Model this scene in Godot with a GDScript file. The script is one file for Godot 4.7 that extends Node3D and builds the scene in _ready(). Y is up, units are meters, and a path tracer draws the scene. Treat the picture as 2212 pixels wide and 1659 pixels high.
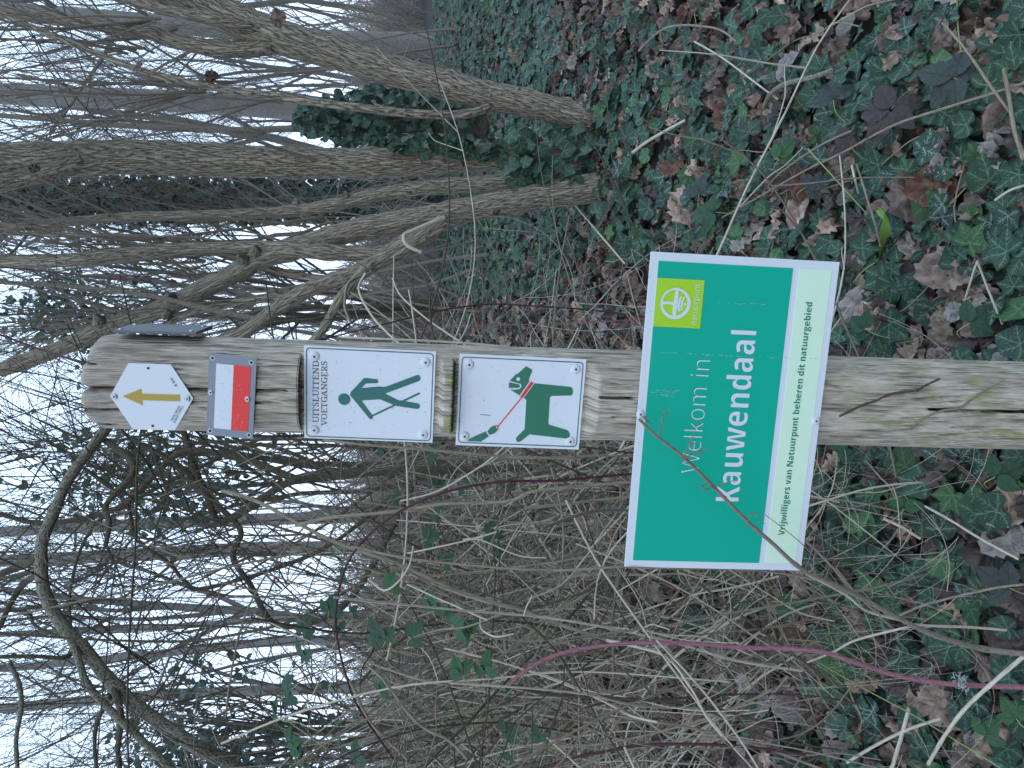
extends Node3D
# A weathered wooden way-post with five signs at the edge of a bare winter wood.
# The photograph was taken with the phone held upright and stored lying on its side,
# so the camera is rolled a quarter turn; the world itself stands upright (y up).

const FOCAL := 1661.0          # in units of the 2212 x 1659 view used for measuring
const EYE := Vector3(0, 1.3, 0)
const PITCH := 8.5             # degrees down
var fw: Vector3
var dn: Vector3
var nz := FastNoiseLite.new()
var nz2 := FastNoiseLite.new()
var rng := RandomNumberGenerator.new()
var M := {}
var post_frame: Transform3D
var used := {}


# ------------------------------------------------------------------ small tools
class Geo:
	var v := PackedVector3Array()
	var n := PackedVector3Array()
	var t := PackedVector2Array()
	var i := PackedInt32Array()

	func tube(p: PackedVector3Array, rad: PackedFloat32Array, sides: int, tile := 0.1, amp := 0.0, noise: FastNoiseLite = null) -> void:
		var m := p.size()
		if m < 2:
			return
		var cs := PackedVector2Array()
		for s in sides + 1:
			var a := TAU * (s % sides) / sides
			cs.append(Vector2(cos(a), sin(a)))
		var first := v.size()
		var tan := (p[1] - p[0]).normalized()
		var nor := tan.cross(Vector3.UP if absf(tan.y) < 0.9 else Vector3.RIGHT).normalized()
		var run := 0.0
		var rep := maxf(1.0, roundf(TAU * rad[0] / tile))
		for k in m:
			if k > 0:
				run += p[k].distance_to(p[k - 1])
			tan = (p[mini(k + 1, m - 1)] - p[maxi(k - 1, 0)]).normalized()
			nor = (nor - tan * nor.dot(tan)).normalized()
			var bi := tan.cross(nor)
			for s in sides + 1:
				var d := nor * cs[s].x + bi * cs[s].y
				var r := rad[k]
				if noise:
					var q := p[k] + d * r
					r *= 1.0 + amp * noise.get_noise_3d(q.x * 700.0, q.y * 220.0, q.z * 700.0) + amp * 0.6 * noise.get_noise_3d(q.x * 2200.0, q.y * 800.0, q.z * 2200.0)
				v.append(p[k] + d * r)
				n.append(d)
				t.append(Vector2(rep * s / sides, run / tile))
		var w := sides + 1
		for k in m - 1:
			for s in sides:
				var a := first + k * w + s
				i.append_array([a, a + w, a + 1, a + 1, a + w, a + w + 1])
		for e in 2:
			var at := first if e == 0 else first + (m - 1) * w
			var c := v.size()
			v.append(p[0] if e == 0 else p[m - 1])
			n.append((p[0] - p[1]).normalized() if e == 0 else (p[m - 1] - p[m - 2]).normalized())
			t.append(Vector2(0.5, 0.5))
			for s in sides:
				if e == 0:
					i.append_array([c, at + s, at + s + 1])
				else:
					i.append_array([c, at + s + 1, at + s])

	func quad(a: Vector3, b: Vector3, c: Vector3, d: Vector3) -> void:
		var k := v.size()
		var nn := (c - a).cross(b - a).normalized()
		for q in [a, b, c, d]:
			v.append(q)
			n.append(nn)
			t.append(Vector2(q.x, q.y))
		i.append_array([k, k + 1, k + 2, k, k + 2, k + 3])

	# a flat outline in the xy plane, made solid between z0 and z1
	func prism(poly: PackedVector2Array, z0: float, z1: float) -> void:
		var tri := Geometry2D.triangulate_polygon(poly)
		if tri.is_empty():
			return
		var k := v.size()
		for q in poly:
			v.append(Vector3(q.x, q.y, z1))
			n.append(Vector3(0, 0, 1))
			t.append(q)
		for a in range(0, tri.size(), 3):
			var pa := poly[tri[a]]
			var pb := poly[tri[a + 1]]
			var pc := poly[tri[a + 2]]
			if (pb - pa).cross(pc - pa) > 0.0:
				i.append_array([k + tri[a], k + tri[a + 2], k + tri[a + 1]])
			else:
				i.append_array([k + tri[a], k + tri[a + 1], k + tri[a + 2]])
		for a in poly.size():
			var p := poly[a]
			var q := poly[(a + 1) % poly.size()]
			quad(Vector3(p.x, p.y, z1), Vector3(q.x, q.y, z1), Vector3(q.x, q.y, z0), Vector3(p.x, p.y, z0))

	# outline of (radius, z) turned about z
	func lathe(prof: Array, sides: int) -> void:
		var k := v.size()
		for a in prof.size():
			var p: Vector2 = prof[a]
			var d: Vector2 = prof[mini(a + 1, prof.size() - 1)] - prof[maxi(a - 1, 0)]
			for s in sides + 1:
				var g := TAU * s / sides
				v.append(Vector3(cos(g) * p.x, sin(g) * p.x, p.y))
				n.append(Vector3(cos(g) * -d.y, sin(g) * -d.y, d.x).normalized() * (1.0 if d.x < 0 else 1.0))
				t.append(Vector2(float(s) / sides, a))
		for a in prof.size() - 1:
			for s in sides:
				var b := k + a * (sides + 1) + s
				i.append_array([b, b + 1, b + sides + 1, b + 1, b + sides + 2, b + sides + 1])

	func smooth_normals() -> void:
		n.resize(v.size())
		n.fill(Vector3.ZERO)
		for k in range(0, i.size(), 3):
			var f := (v[i[k + 2]] - v[i[k]]).cross(v[i[k + 1]] - v[i[k]])
			for s in 3:
				n[i[k + s]] += f
		for k in n.size():
			n[k] = n[k].normalized()

	func mesh(about := Vector3.ZERO) -> ArrayMesh:
		var vv := v
		if about != Vector3.ZERO:
			vv = v.duplicate()
			for k in vv.size():
				vv[k] -= about
		for k in range(0, i.size(), 3):
			var a := i[k]
			var b := i[k + 1]
			var c := i[k + 2]
			if (vv[c] - vv[a]).cross(vv[b] - vv[a]).dot(n[a] + n[b] + n[c]) < 0.0:
				i[k + 1] = c
				i[k + 2] = b
		var arr := []
		arr.resize(Mesh.ARRAY_MAX)
		arr[Mesh.ARRAY_VERTEX] = vv
		arr[Mesh.ARRAY_NORMAL] = n
		arr[Mesh.ARRAY_TEX_UV] = t
		arr[Mesh.ARRAY_INDEX] = i
		var m := ArrayMesh.new()
		m.add_surface_from_arrays(Mesh.PRIMITIVE_TRIANGLES, arr)
		return m


func ray(vx: float, vy: float) -> Vector3:
	return Vector3.RIGHT * ((829.5 - vy) / FOCAL) + dn * ((vx - 1106.0) / FOCAL) + fw

# where something seen in that direction stands, d metres in front of the eye
func at(vx: float, vy: float, d: float) -> Vector3:
	var r := ray(vx, vy)
	return EYE + r * (d / -r.z)

func gy(x: float, z: float) -> float:
	var d := -z
	var y := 0.0
	if d < 1.4:
		y = (d - 1.4) * 0.12
	elif d < 3.7:
		y = (d - 1.4) * 0.1304
	elif d < 8.0:
		y = 0.30 + (d - 3.7) * 0.0744
	elif d < 18.0:
		y = 0.62 + (d - 8.0) * 0.02
	else:
		y = 0.82 + minf(d - 18.0, 60.0) * 0.004
	return y + 0.05 * nz.get_noise_2d(x * 30.0, z * 30.0) + 0.025 * nz.get_noise_2d(x * 140.0, z * 140.0)

func on_ground(vx: float, vy: float, lift := 0.0) -> Vector3:
	var r := ray(vx, vy)
	var lo := 0.6
	var hi := 0.6
	while hi < 40.0:
		var q := EYE + r * (hi / -r.z)
		if q.y < gy(q.x, q.z) + lift:
			break
		lo = hi
		hi += 0.05
	for k in 8:
		var mid := (lo + hi) / 2
		var q := EYE + r * (mid / -r.z)
		if q.y < gy(q.x, q.z) + lift:
			hi = mid
		else:
			lo = mid
	return EYE + r * (hi / -r.z)

func spline(p: Array, per := 4) -> PackedVector3Array:
	var out := PackedVector3Array()
	for k in p.size() - 1:
		var a: Vector3 = p[maxi(k - 1, 0)]
		var b: Vector3 = p[k]
		var c: Vector3 = p[k + 1]
		var d: Vector3 = p[mini(k + 2, p.size() - 1)]
		for s in per:
			out.append(b.cubic_interpolate(c, a, d, float(s) / per))
	out.append(p[p.size() - 1])
	return out

func taper(m: int, r0: float, r1: float, node_every := 0, swell := 0.0) -> PackedFloat32Array:
	var o := PackedFloat32Array()
	for k in m:
		var r := lerpf(r0, r1, float(k) / maxf(1.0, m - 1))
		if node_every > 0 and k % node_every == node_every - 1:
			r *= 1.0 + swell
		o.append(r)
	return o

func numbered(called: String) -> String:
	if not used.has(called):
		used[called] = 0
		return called
	used[called] += 1
	return "%s_%03d" % [called, used[called]]

func tag(o: Node3D, label: String, category: String, group := "") -> void:
	o.set_meta("label", label)
	o.set_meta("category", category)
	if group:
		o.set_meta("group", group)

func thing(called: String, label: String, category: String, where := Vector3.ZERO, group := "") -> Node3D:
	var o := Node3D.new()
	o.name = numbered(called)
	add_child(o, true)
	o.position = where
	tag(o, label, category, group)
	return o

func part(called: String, mesh: Mesh, m: Material, parent: Node3D, where := Vector3.ZERO) -> MeshInstance3D:
	var o := MeshInstance3D.new()
	o.name = called
	o.mesh = mesh
	o.material_override = m
	o.position = where
	parent.add_child(o, true)
	return o

func single(called: String, mesh: Mesh, m: Material, label: String, category: String, where := Vector3.ZERO, group := "") -> MeshInstance3D:
	var o := part(numbered(called), mesh, m, self, where)
	tag(o, label, category, group)
	return o

func scatter(called: String, mesh: Mesh, m: Material, xf: Array, cols: Array, parent: Node3D) -> MultiMeshInstance3D:
	var mm := MultiMesh.new()
	mm.transform_format = MultiMesh.TRANSFORM_3D
	mm.use_colors = not cols.is_empty()
	mm.mesh = mesh
	mm.instance_count = xf.size()
	for k in xf.size():
		mm.set_instance_transform(k, xf[k])
		if not cols.is_empty():
			mm.set_instance_color(k, cols[k])
	var o := MultiMeshInstance3D.new()
	o.name = called
	o.multimesh = mm
	o.material_override = m
	o.set_meta("kind", "stuff")
	parent.add_child(o, true)
	return o


# ------------------------------------------------------------------ materials
func lin(r: float, g: float, b: float) -> Color:
	return Color(r, g, b).linear_to_srgb()

func plain(r: float, g: float, b: float, rough := 0.7, spec := 0.5) -> StandardMaterial3D:
	var m := StandardMaterial3D.new()
	m.albedo_color = lin(r, g, b)
	m.roughness = rough
	m.metallic_specular = spec
	return m

func noise_tex(size: int, freq: float, ramp: Array, kind := FastNoiseLite.FRACTAL_FBM, sd := 1, normal := false, strength := 6.0, oct := 4) -> NoiseTexture2D:
	var f := FastNoiseLite.new()
	f.seed = sd
	f.noise_type = FastNoiseLite.TYPE_SIMPLEX_SMOOTH
	f.frequency = freq
	f.fractal_type = kind
	f.fractal_octaves = oct
	var x := NoiseTexture2D.new()
	x.width = size
	x.height = size
	x.seamless = true
	x.noise = f
	if normal:
		x.as_normal_map = true
		x.bump_strength = strength
	elif ramp.size():
		var g := Gradient.new()
		var off := PackedFloat32Array()
		var col := PackedColorArray()
		for k in ramp:
			off.append(k[0])
			col.append(k[1])
		g.offsets = off
		g.colors = col
		x.color_ramp = g
	return x

func bark(ramp: Array, sd: int, stretch: float, freq := 0.02, strength := 8.0, rough := 0.95) -> StandardMaterial3D:
	var m := StandardMaterial3D.new()
	m.albedo_texture = noise_tex(256, freq, ramp, FastNoiseLite.FRACTAL_RIDGED, sd)
	m.normal_enabled = true
	m.normal_texture = noise_tex(256, freq, [], FastNoiseLite.FRACTAL_RIDGED, sd, true, strength)
	m.uv1_scale = Vector3(1, stretch, 1)
	m.roughness = rough
	m.metallic_specular = 0.25
	return m

func seg_dist(p: Vector2, a: Vector2, b: Vector2) -> float:
	var d := b - a
	var t := clampf((p - a).dot(d) / d.length_squared(), 0, 1)
	return p.distance_to(a + d * t)

func ivy_texture(base: Color, vein: Color, sd: int, strength: float) -> ImageTexture:
	var n := 144
	var im := Image.create(n, n, false, Image.FORMAT_RGB8)
	var segs := []
	for a in [0.0, 50.0, -50.0, 112.0, -112.0]:
		var dir := Vector2(sin(deg_to_rad(a)), cos(deg_to_rad(a)))
		var len := 0.95 if a == 0.0 else (0.74 if absf(a) < 60 else 0.52)
		segs.append([Vector2.ZERO, dir * len, 0.022])
		for k in 3:
			var s := 0.3 + 0.22 * k
			for sg in [-1.0, 1.0]:
				var dd := dir.rotated(sg * 0.75)
				segs.append([dir * len * s, dir * len * s + dd * len * 0.3 * (1.1 - s * 0.6), 0.011])
	for y in n:
		for x in n:
			var p := Vector2((x + 0.5) / n * 1.7 - 0.85, (y + 0.5) / n * 1.7 - 0.6)
			var q := p + Vector2(nz2.get_noise_2d(x * 1.5, y * 1.5 + sd * 50), nz2.get_noise_2d(x * 1.5 + 300, y * 1.5)) * 0.05
			var w := 0.0
			for s in segs:
				var d := seg_dist(q, s[0], s[1])
				w = maxf(w, clampf(1.25 - d / s[2], 0, 1))
			var m := 0.5 + 0.5 * nz2.get_noise_2d(x * 2.2, y * 2.2 + sd * 91)
			var c := base.lerp(base * Color(1.5, 1.35, 1.3), m * 0.6)
			im.set_pixel(x, y, c.lerp(vein, w * strength).linear_to_srgb())
	return ImageTexture.create_from_image(im)

func bramble_texture(base: Color, dark: Color, sd: int) -> ImageTexture:
	var n := 96
	var im := Image.create(n, n, false, Image.FORMAT_RGB8)
	for y in n:
		for x in n:
			var px := (x + 0.5) / n * 2 - 1
			var py := (y + 0.5) / n
			var k := absf(fposmod((py - absf(px) * 0.38) * 8.0, 1.0) - 0.5) * 2.0
			var w := clampf((k - 0.78) * 4.0, 0, 1) * 0.75 + clampf(1.2 - absf(px) / 0.04, 0, 1)
			var m := 0.5 + 0.5 * nz2.get_noise_2d(x * 3.0, y * 3.0 + sd * 77)
			var c := base.lerp(base * Color(1.5, 1.35, 1.2), m * 0.6)
			im.set_pixel(x, y, c.lerp(dark, clampf(w, 0, 1) * 0.55).linear_to_srgb())
	return ImageTexture.create_from_image(im)

func dead_texture(a: Color, b: Color, c: Color, sd: int) -> ImageTexture:
	var n := 96
	var im := Image.create(n, n, false, Image.FORMAT_RGB8)
	for y in n:
		for x in n:
			var px := (x + 0.5) / n * 2 - 1
			var py := (y + 0.5) / n
			var m := 0.5 + 0.5 * nz2.get_noise_2d(x * 2.4, y * 2.4 + sd * 133)
			var f := 0.5 + 0.5 * nz2.get_noise_2d(x * 11.0 + 99, y * 11.0 + sd * 33)
			var col := a.lerp(b, smoothstep(0.35, 0.65, m)).lerp(c, smoothstep(0.62, 0.8, f) * 0.6)
			var k := absf(fposmod((py - absf(px) * 0.5) * 6.0, 1.0) - 0.5) * 2.0
			var w := clampf((k - 0.86) * 6.0, 0, 1) * 0.35 + clampf(1.2 - absf(px) / 0.035, 0, 1) * 0.7
			im.set_pixel(x, y, col.lerp(a * 0.55, clampf(w, 0, 1) * 0.6).linear_to_srgb())
	return ImageTexture.create_from_image(im)

func leaf_mat(tex: Texture2D, rough: float, back := 0.25, spec := 0.32) -> StandardMaterial3D:
	var m := StandardMaterial3D.new()
	m.albedo_texture = tex
	m.roughness = rough
	m.metallic_specular = spec
	m.vertex_color_use_as_albedo = true
	if back > 0:
		m.backlight_enabled = true
		m.backlight = Color(back, back, back * 0.6)
	return m


# ------------------------------------------------------------------ leaf shapes
# outline given as points in the xz plane; the leaf is lifted, folded and crumpled
func leaf_shape(poly: Array, mid: Vector2, fold: float, droop: float, crumple: float, sd: int) -> ArrayMesh:
	var g := Geo.new()
	var m := poly.size()
	var lift := func(p: Vector2) -> Vector3:
		var y := fold * absf(p.x) - droop * p.y * p.y
		y += crumple * nz.get_noise_2d(p.x * 190.0 + sd * 17.0, p.y * 190.0 + sd * 31.0)
		y += crumple * 0.5 * nz.get_noise_2d(p.x * 480.0 + sd * 7.0, p.y * 480.0)
		return Vector3(p.x, y, p.y)
	var uv := func(p: Vector2) -> Vector2:
		return Vector2((p.x + 0.85) / 1.7, (p.y + 0.6) / 1.7)
	g.v.append(lift.call(mid))
	g.t.append(uv.call(mid))
	for ring in [0.36, 0.7, 1.0]:
		for p: Vector2 in poly:
			var q := mid.lerp(p, ring)
			g.v.append(lift.call(q))
			g.t.append(uv.call(q))
	for k in m:
		var k2 := (k + 1) % m
		g.i.append_array([0, 1 + k, 1 + k2])
		for e in 2:
			var a := 1 + e * m + k
			var b := 1 + e * m + k2
			g.i.append_array([a, a + m, b, b, a + m, b + m])
	g.smooth_normals()
	return g.mesh()

func mirrored(half: Array) -> Array:   # (angle from the tip, radius) about the stalk
	var out := []
	for k in half.size():
		var a: float = deg_to_rad(half[k][0])
		out.append(Vector2(sin(a) * half[k][1], cos(a) * half[k][1]))
	for k in range(half.size() - 1, -1, -1):
		if half[k][0] > 0.5 and half[k][0] < 179.0:
			var a: float = deg_to_rad(half[k][0])
			out.append(Vector2(-sin(a) * half[k][1], cos(a) * half[k][1]))
	return out

func ovate(width: float, teeth: int, bite: float, sd: int, skew := 0.0) -> Array:   # stalk at 0, tip at 1
	var out := []
	for side in 2:
		for k in teeth + 1:
			var s := float(k) / teeth
			if side == 1:
				s = 1.0 - s
				if k == 0 or k == teeth:
					continue
			var w := width * pow(sin(PI * pow(s, 0.75)), 0.8) + 0.005
			w *= 1.0 - (bite if k % 2 == 1 else 0.0)
			w *= 1.0 + 0.12 * nz.get_noise_2d(s * 300.0 + sd * 51.0, side * 77.0)
			out.append(Vector2((w if side == 0 else -w) + skew * s * s, s))
	return out

func oak() -> Array:
	var prof := [[0.0, 0.02], [0.12, 0.05], [0.2, 0.13], [0.27, 0.15], [0.32, 0.08], [0.4, 0.22], [0.47, 0.25], [0.52, 0.11], [0.6, 0.28], [0.68, 0.31], [0.73, 0.15], [0.8, 0.26], [0.87, 0.25], [0.9, 0.13], [0.97, 0.13], [1.0, 0.03]]
	var out := []
	for p in prof:
		out.append(Vector2(p[1], p[0]))
	for k in range(prof.size() - 1, -1, -1):
		out.append(Vector2(-prof[k][1] * 0.93, prof[k][0] - 0.02))
	return out


# ------------------------------------------------------------------ branches
func stroke(g: Geo, pts: Array, r0: float, r1: float, sides := 8, per := 4, node_every := 0, swell := 0.0, amp := 0.0, tile := 0.1) -> PackedVector3Array:
	var p := spline(pts, per)
	g.tube(p, taper(p.size(), r0, r1, node_every, swell), sides, tile, amp, nz2 if amp > 0 else null)
	return p

# rows of [along, across, distance] as measured -> points
func path(rows: Array) -> Array:
	var out := []
	for r in rows:
		out.append(at(r[0], r[1], r[2]))
	return out

func px(width: float, d: float) -> float:   # radius of something that wide in the view
	return width * d / FOCAL / 2.0

func grow(g: Geo, p: Vector3, dir: Vector3, length: float, r: float, level: int, spread: float, lean: float, kids: int, rmin: float) -> void:
	var segs := 5 if level > 1 else 3
	var pts := PackedVector3Array([p])
	var q := p
	var d := dir.normalized()
	for k in segs:
		d = (d + Vector3(rng.randf_range(-1, 1), rng.randf_range(-1, 1) + lean, rng.randf_range(-1, 1)) * 0.16).normalized()
		q += d * length / segs
		pts.append(q)
	var r1 := maxf(rmin * 0.7, r * 0.45)
	g.tube(pts, taper(pts.size(), r, r1), 7 if r > 0.02 else (4 if r > 0.005 else 3), 0.1)
	if level <= 0:
		return
	var m := kids + rng.randi_range(-1, 1)
	for k in m:
		var f := rng.randf_range(0.25, 1.0)
		var seg := mini(int(f * segs), segs - 1)
		var o := pts[seg].lerp(pts[seg + 1], f * segs - seg)
		var axis := Vector3(rng.randf_range(-1, 1), rng.randf_range(-1, 1), rng.randf_range(-1, 1)).normalized()
		var cd := (pts[seg + 1] - pts[seg]).normalized().rotated(axis, rng.randf_range(0.5, 1.3) * spread)
		grow(g, o, cd, length * rng.randf_range(0.45, 0.75), maxf(rmin, lerpf(r, r1, f) * 0.62), level - 1, spread, lean, kids, rmin)


# ------------------------------------------------------------------ the scene
func _ready() -> void:
	rng.seed = 20240217
	nz.seed = 5
	nz.frequency = 0.02
	nz2.seed = 9
	nz2.frequency = 0.02
	nz2.fractal_octaves = 3
	var a := deg_to_rad(PITCH)
	fw = Vector3(0, -sin(a), -cos(a))
	dn = Vector3(0, -cos(a), sin(a))
	# ---- camera, sky, sun, exposure
	var cam := Camera3D.new()
	cam.name = "camera"
	cam.fov = 53.06
	cam.near = 0.05
	cam.far = 600.0
	cam.transform = Transform3D(Basis(dn, Vector3.RIGHT, -fw), EYE)
	add_child(cam)
	cam.current = true
	var sky := ProceduralSkyMaterial.new()
	sky.sky_top_color = lin(0.55, 0.75, 1.0)
	sky.sky_horizon_color = lin(0.68, 0.80, 1.0)
	sky.sky_curve = 0.2
	sky.sky_energy_multiplier = 1.45
	sky.ground_bottom_color = lin(0.05, 0.05, 0.05)
	sky.ground_horizon_color = lin(0.10, 0.10, 0.10)
	sky.sun_angle_max = 1.0
	var env := Environment.new()
	env.background_mode = Environment.BG_SKY
	env.sky = Sky.new()
	env.sky.sky_material = sky
	env.tonemap_mode = Environment.TONE_MAPPER_LINEAR
	env.tonemap_exposure = 0.97
	env.fog_enabled = true
	env.fog_light_color = Color(0.93, 0.96, 1.0)
	env.fog_density = 0.0013
	env.sdfgi_enabled = true
	env.ssao_enabled = true
	env.ssil_enabled = true
	var we := WorldEnvironment.new()
	we.name = "world_environment"
	we.environment = env
	add_child(we)
	var sun := DirectionalLight3D.new()
	sun.name = "overcast_sun"
	sun.light_energy = 0.15
	sun.light_color = Color(1.0, 0.95, 0.88)
	sun.light_angular_distance = 25.0
	sun.shadow_enabled = true
	sun.rotation_degrees = Vector3(-48, -28, 0)
	add_child(sun)

	make_materials()
	make_ground()
	make_far_wood()
	make_trees()
	make_elder()
	make_bough()
	make_post()
	make_signs()
	make_leaves()
	make_thicket()
	make_canes()
	make_brambles()


func make_materials() -> void:
	M.elder = bark([[0.0, lin(0.49, 0.445, 0.355)], [0.3, lin(0.41, 0.365, 0.285)], [0.58, lin(0.32, 0.28, 0.215)], [0.78, lin(0.15, 0.12, 0.088)], [1.0, lin(0.05, 0.04, 0.03)]], 3, 0.13, 0.02, 22.0)
	M.twig = bark([[0.0, lin(0.10, 0.085, 0.065)], [0.6, lin(0.20, 0.17, 0.135)], [1.0, lin(0.29, 0.25, 0.20)]], 4, 0.3, 0.03, 4.0)
	M.dark_bark = bark([[0.0, lin(0.04, 0.033, 0.024)], [0.6, lin(0.09, 0.075, 0.052)], [1.0, lin(0.17, 0.15, 0.10)]], 5, 0.5, 0.03, 8.0)
	M.lichen_bark = bark([[0.0, lin(0.07, 0.055, 0.04)], [0.38, lin(0.11, 0.095, 0.065)], [0.6, lin(0.21, 0.20, 0.15)], [1.0, lin(0.38, 0.38, 0.31)]], 6, 0.6, 0.03, 6.0)
	M.grey_bark = bark([[0.0, lin(0.15, 0.14, 0.125)], [0.6, lin(0.24, 0.225, 0.205)], [1.0, lin(0.33, 0.31, 0.29)]], 7, 0.35, 0.02, 5.0)
	M.far_twig = plain(0.13, 0.115, 0.10, 0.95, 0.2)
	M.straw = bark([[0.0, lin(0.25, 0.20, 0.14)], [0.5, lin(0.43, 0.375, 0.29)], [1.0, lin(0.60, 0.54, 0.445)]], 8, 0.15, 0.02, 2.0, 0.8)
	M.tan = bark([[0.0, lin(0.10, 0.078, 0.052)], [0.5, lin(0.23, 0.185, 0.135)], [1.0, lin(0.34, 0.285, 0.215)]], 9, 0.15, 0.02, 3.0, 0.85)
	M.brush = plain(0.26, 0.225, 0.19, 0.9, 0.2)
	M.dark_cane = bark([[0.0, lin(0.035, 0.012, 0.016)], [0.5, lin(0.065, 0.024, 0.032)], [1.0, lin(0.11, 0.055, 0.062)]], 10, 0.2, 0.02, 2.0, 0.5)
	M.purple_cane = bark([[0.0, lin(0.17, 0.05, 0.06)], [0.5, lin(0.24, 0.09, 0.115)], [1.0, lin(0.32, 0.19, 0.23)]], 11, 0.5, 0.03, 2.5, 0.6)
	M.green_stem = plain(0.22, 0.27, 0.09, 0.7)
	M.ivy = []
	M.ivy.append(leaf_mat(ivy_texture(Color(0.018, 0.046, 0.030), Color(0.16, 0.23, 0.15), 1, 0.65), 0.42))
	M.ivy.append(leaf_mat(ivy_texture(Color(0.022, 0.055, 0.034), Color(0.16, 0.25, 0.14), 2, 0.65), 0.45))
	M.ivy.append(leaf_mat(ivy_texture(Color(0.036, 0.085, 0.036), Color(0.16, 0.26, 0.11), 3, 0.6), 0.5))
	M.ivy.append(leaf_mat(ivy_texture(Color(0.020, 0.044, 0.034), Color(0.24, 0.30, 0.23), 4, 0.8), 0.4))
	M.bramble = []
	M.bramble.append(leaf_mat(bramble_texture(Color(0.030, 0.080, 0.034), Color(0.01, 0.038, 0.016), 1), 0.55))
	M.bramble.append(leaf_mat(bramble_texture(Color(0.025, 0.062, 0.034), Color(0.01, 0.03, 0.016), 2), 0.55))
	M.bramble.append(leaf_mat(bramble_texture(Color(0.035, 0.045, 0.042), Color(0.015, 0.018, 0.018), 3), 0.5, 0.0))
	M.bramble.append(leaf_mat(bramble_texture(Color(0.042, 0.030, 0.031), Color(0.02, 0.022, 0.014), 4), 0.5, 0.0))
	M.dead = []
	M.dead.append(leaf_mat(dead_texture(Color(0.19, 0.135, 0.105), Color(0.30, 0.22, 0.175), Color(0.09, 0.055, 0.04), 1), 0.75, 0.1, 0.35))
	M.dead.append(leaf_mat(dead_texture(Color(0.115, 0.08, 0.066), Color(0.20, 0.145, 0.118), Color(0.05, 0.035, 0.03), 2), 0.7, 0.1, 0.35))
	M.dead.append(leaf_mat(dead_texture(Color(0.055, 0.040, 0.038), Color(0.10, 0.072, 0.062), Color(0.03, 0.02, 0.018), 3), 0.6, 0.05, 0.4))
	M.dead.append(leaf_mat(dead_texture(Color(0.44, 0.335, 0.275), Color(0.30, 0.20, 0.14), Color(0.16, 0.10, 0.075), 4), 0.8, 0.1, 0.3))
	M.dead.append(leaf_mat(dead_texture(Color(0.22, 0.20, 0.18), Color(0.30, 0.27, 0.24), Color(0.10, 0.085, 0.08), 5), 0.75, 0.05, 0.35))
	M.dead.append(leaf_mat(dead_texture(Color(0.13, 0.06, 0.042), Color(0.18, 0.095, 0.062), Color(0.07, 0.03, 0.02), 6), 0.7, 0.1, 0.35))
	M.soil = StandardMaterial3D.new()
	M.soil.albedo_texture = noise_tex(512, 0.03, [[0.0, lin(0.006, 0.005, 0.004)], [0.5, lin(0.016, 0.012, 0.009)], [1.0, lin(0.04, 0.029, 0.022)]], FastNoiseLite.FRACTAL_FBM, 21, false, 1.0, 5)
	M.soil.uv1_triplanar = true
	M.soil.uv1_world_triplanar = true
	M.soil.uv1_scale = Vector3(0.9, 0.9, 0.9)
	M.soil.roughness = 1.0
	M.white = plain(0.68, 0.71, 0.75, 0.4)
	M.white2 = plain(0.68, 0.71, 0.75, 0.4)
	M.rivet = plain(0.62, 0.64, 0.67, 0.4)
	M.steel = plain(0.45, 0.45, 0.46, 0.35)
	M.steel.metallic = 0.85
	M.hole = plain(0.02, 0.02, 0.02, 0.9)
	M.ink = plain(0.03, 0.05, 0.06, 0.6)
	M.border = plain(0.01, 0.075, 0.07, 0.4)
	M.teal = plain(0.012, 0.13, 0.11, 0.4)
	M.dog = plain(0.018, 0.16, 0.085, 0.4)
	M.red = plain(0.72, 0.02, 0.025, 0.4)
	M.stripe_red = plain(0.78, 0.028, 0.022, 0.35)
	M.yellow = plain(0.44, 0.31, 0.05, 0.55)
	M.grey_plate = plain(0.23, 0.25, 0.29, 0.5)
	M.side_plate = plain(0.12, 0.13, 0.15, 0.5)
	M.welcome = plain(0.002, 0.40, 0.27, 0.5, 0.35)
	M.lime = plain(0.40, 0.66, 0.03, 0.35)
	M.strip = plain(0.66, 0.84, 0.64, 0.5, 0.35)
	M.text_green = plain(0.01, 0.20, 0.11, 0.4)
	M.scuff = plain(0.35, 0.55, 0.45, 0.7)


func make_ground() -> void:
	var g := Geo.new()
	var zs := []
	var d := -4.0
	while d < 260.0:
		zs.append(d)
		d += 0.12 if d < 9.0 else (0.5 if d < 20.0 else d * 0.12)
	var cols := 90
	for z: float in zs:
		for k in cols + 1:
			var s := (k * 2.0 / cols - 1.0)
			var x := (s * absf(s) * 0.75 + s * 0.25) * (9.0 + maxf(z, 0) * 1.6)
			g.v.append(Vector3(x, gy(x, -z), -z))
			g.t.append(Vector2(x, z))
	for r in zs.size() - 1:
		for k in cols:
			var b := r * (cols + 1) + k
			g.i.append_array([b, b + cols + 1, b + 1, b + 1, b + cols + 1, b + cols + 2])
	g.smooth_normals()
	for k in g.n.size():
		if g.n[k].y < 0:
			g.n[k] = -g.n[k]
	var o := part("ground", g.mesh(), M.soil, self)
	o.set_meta("kind", "structure")
	tag(o, "dark soil of the wood floor covered with ivy and fallen leaves", "ground")
	M.ground = o


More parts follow.
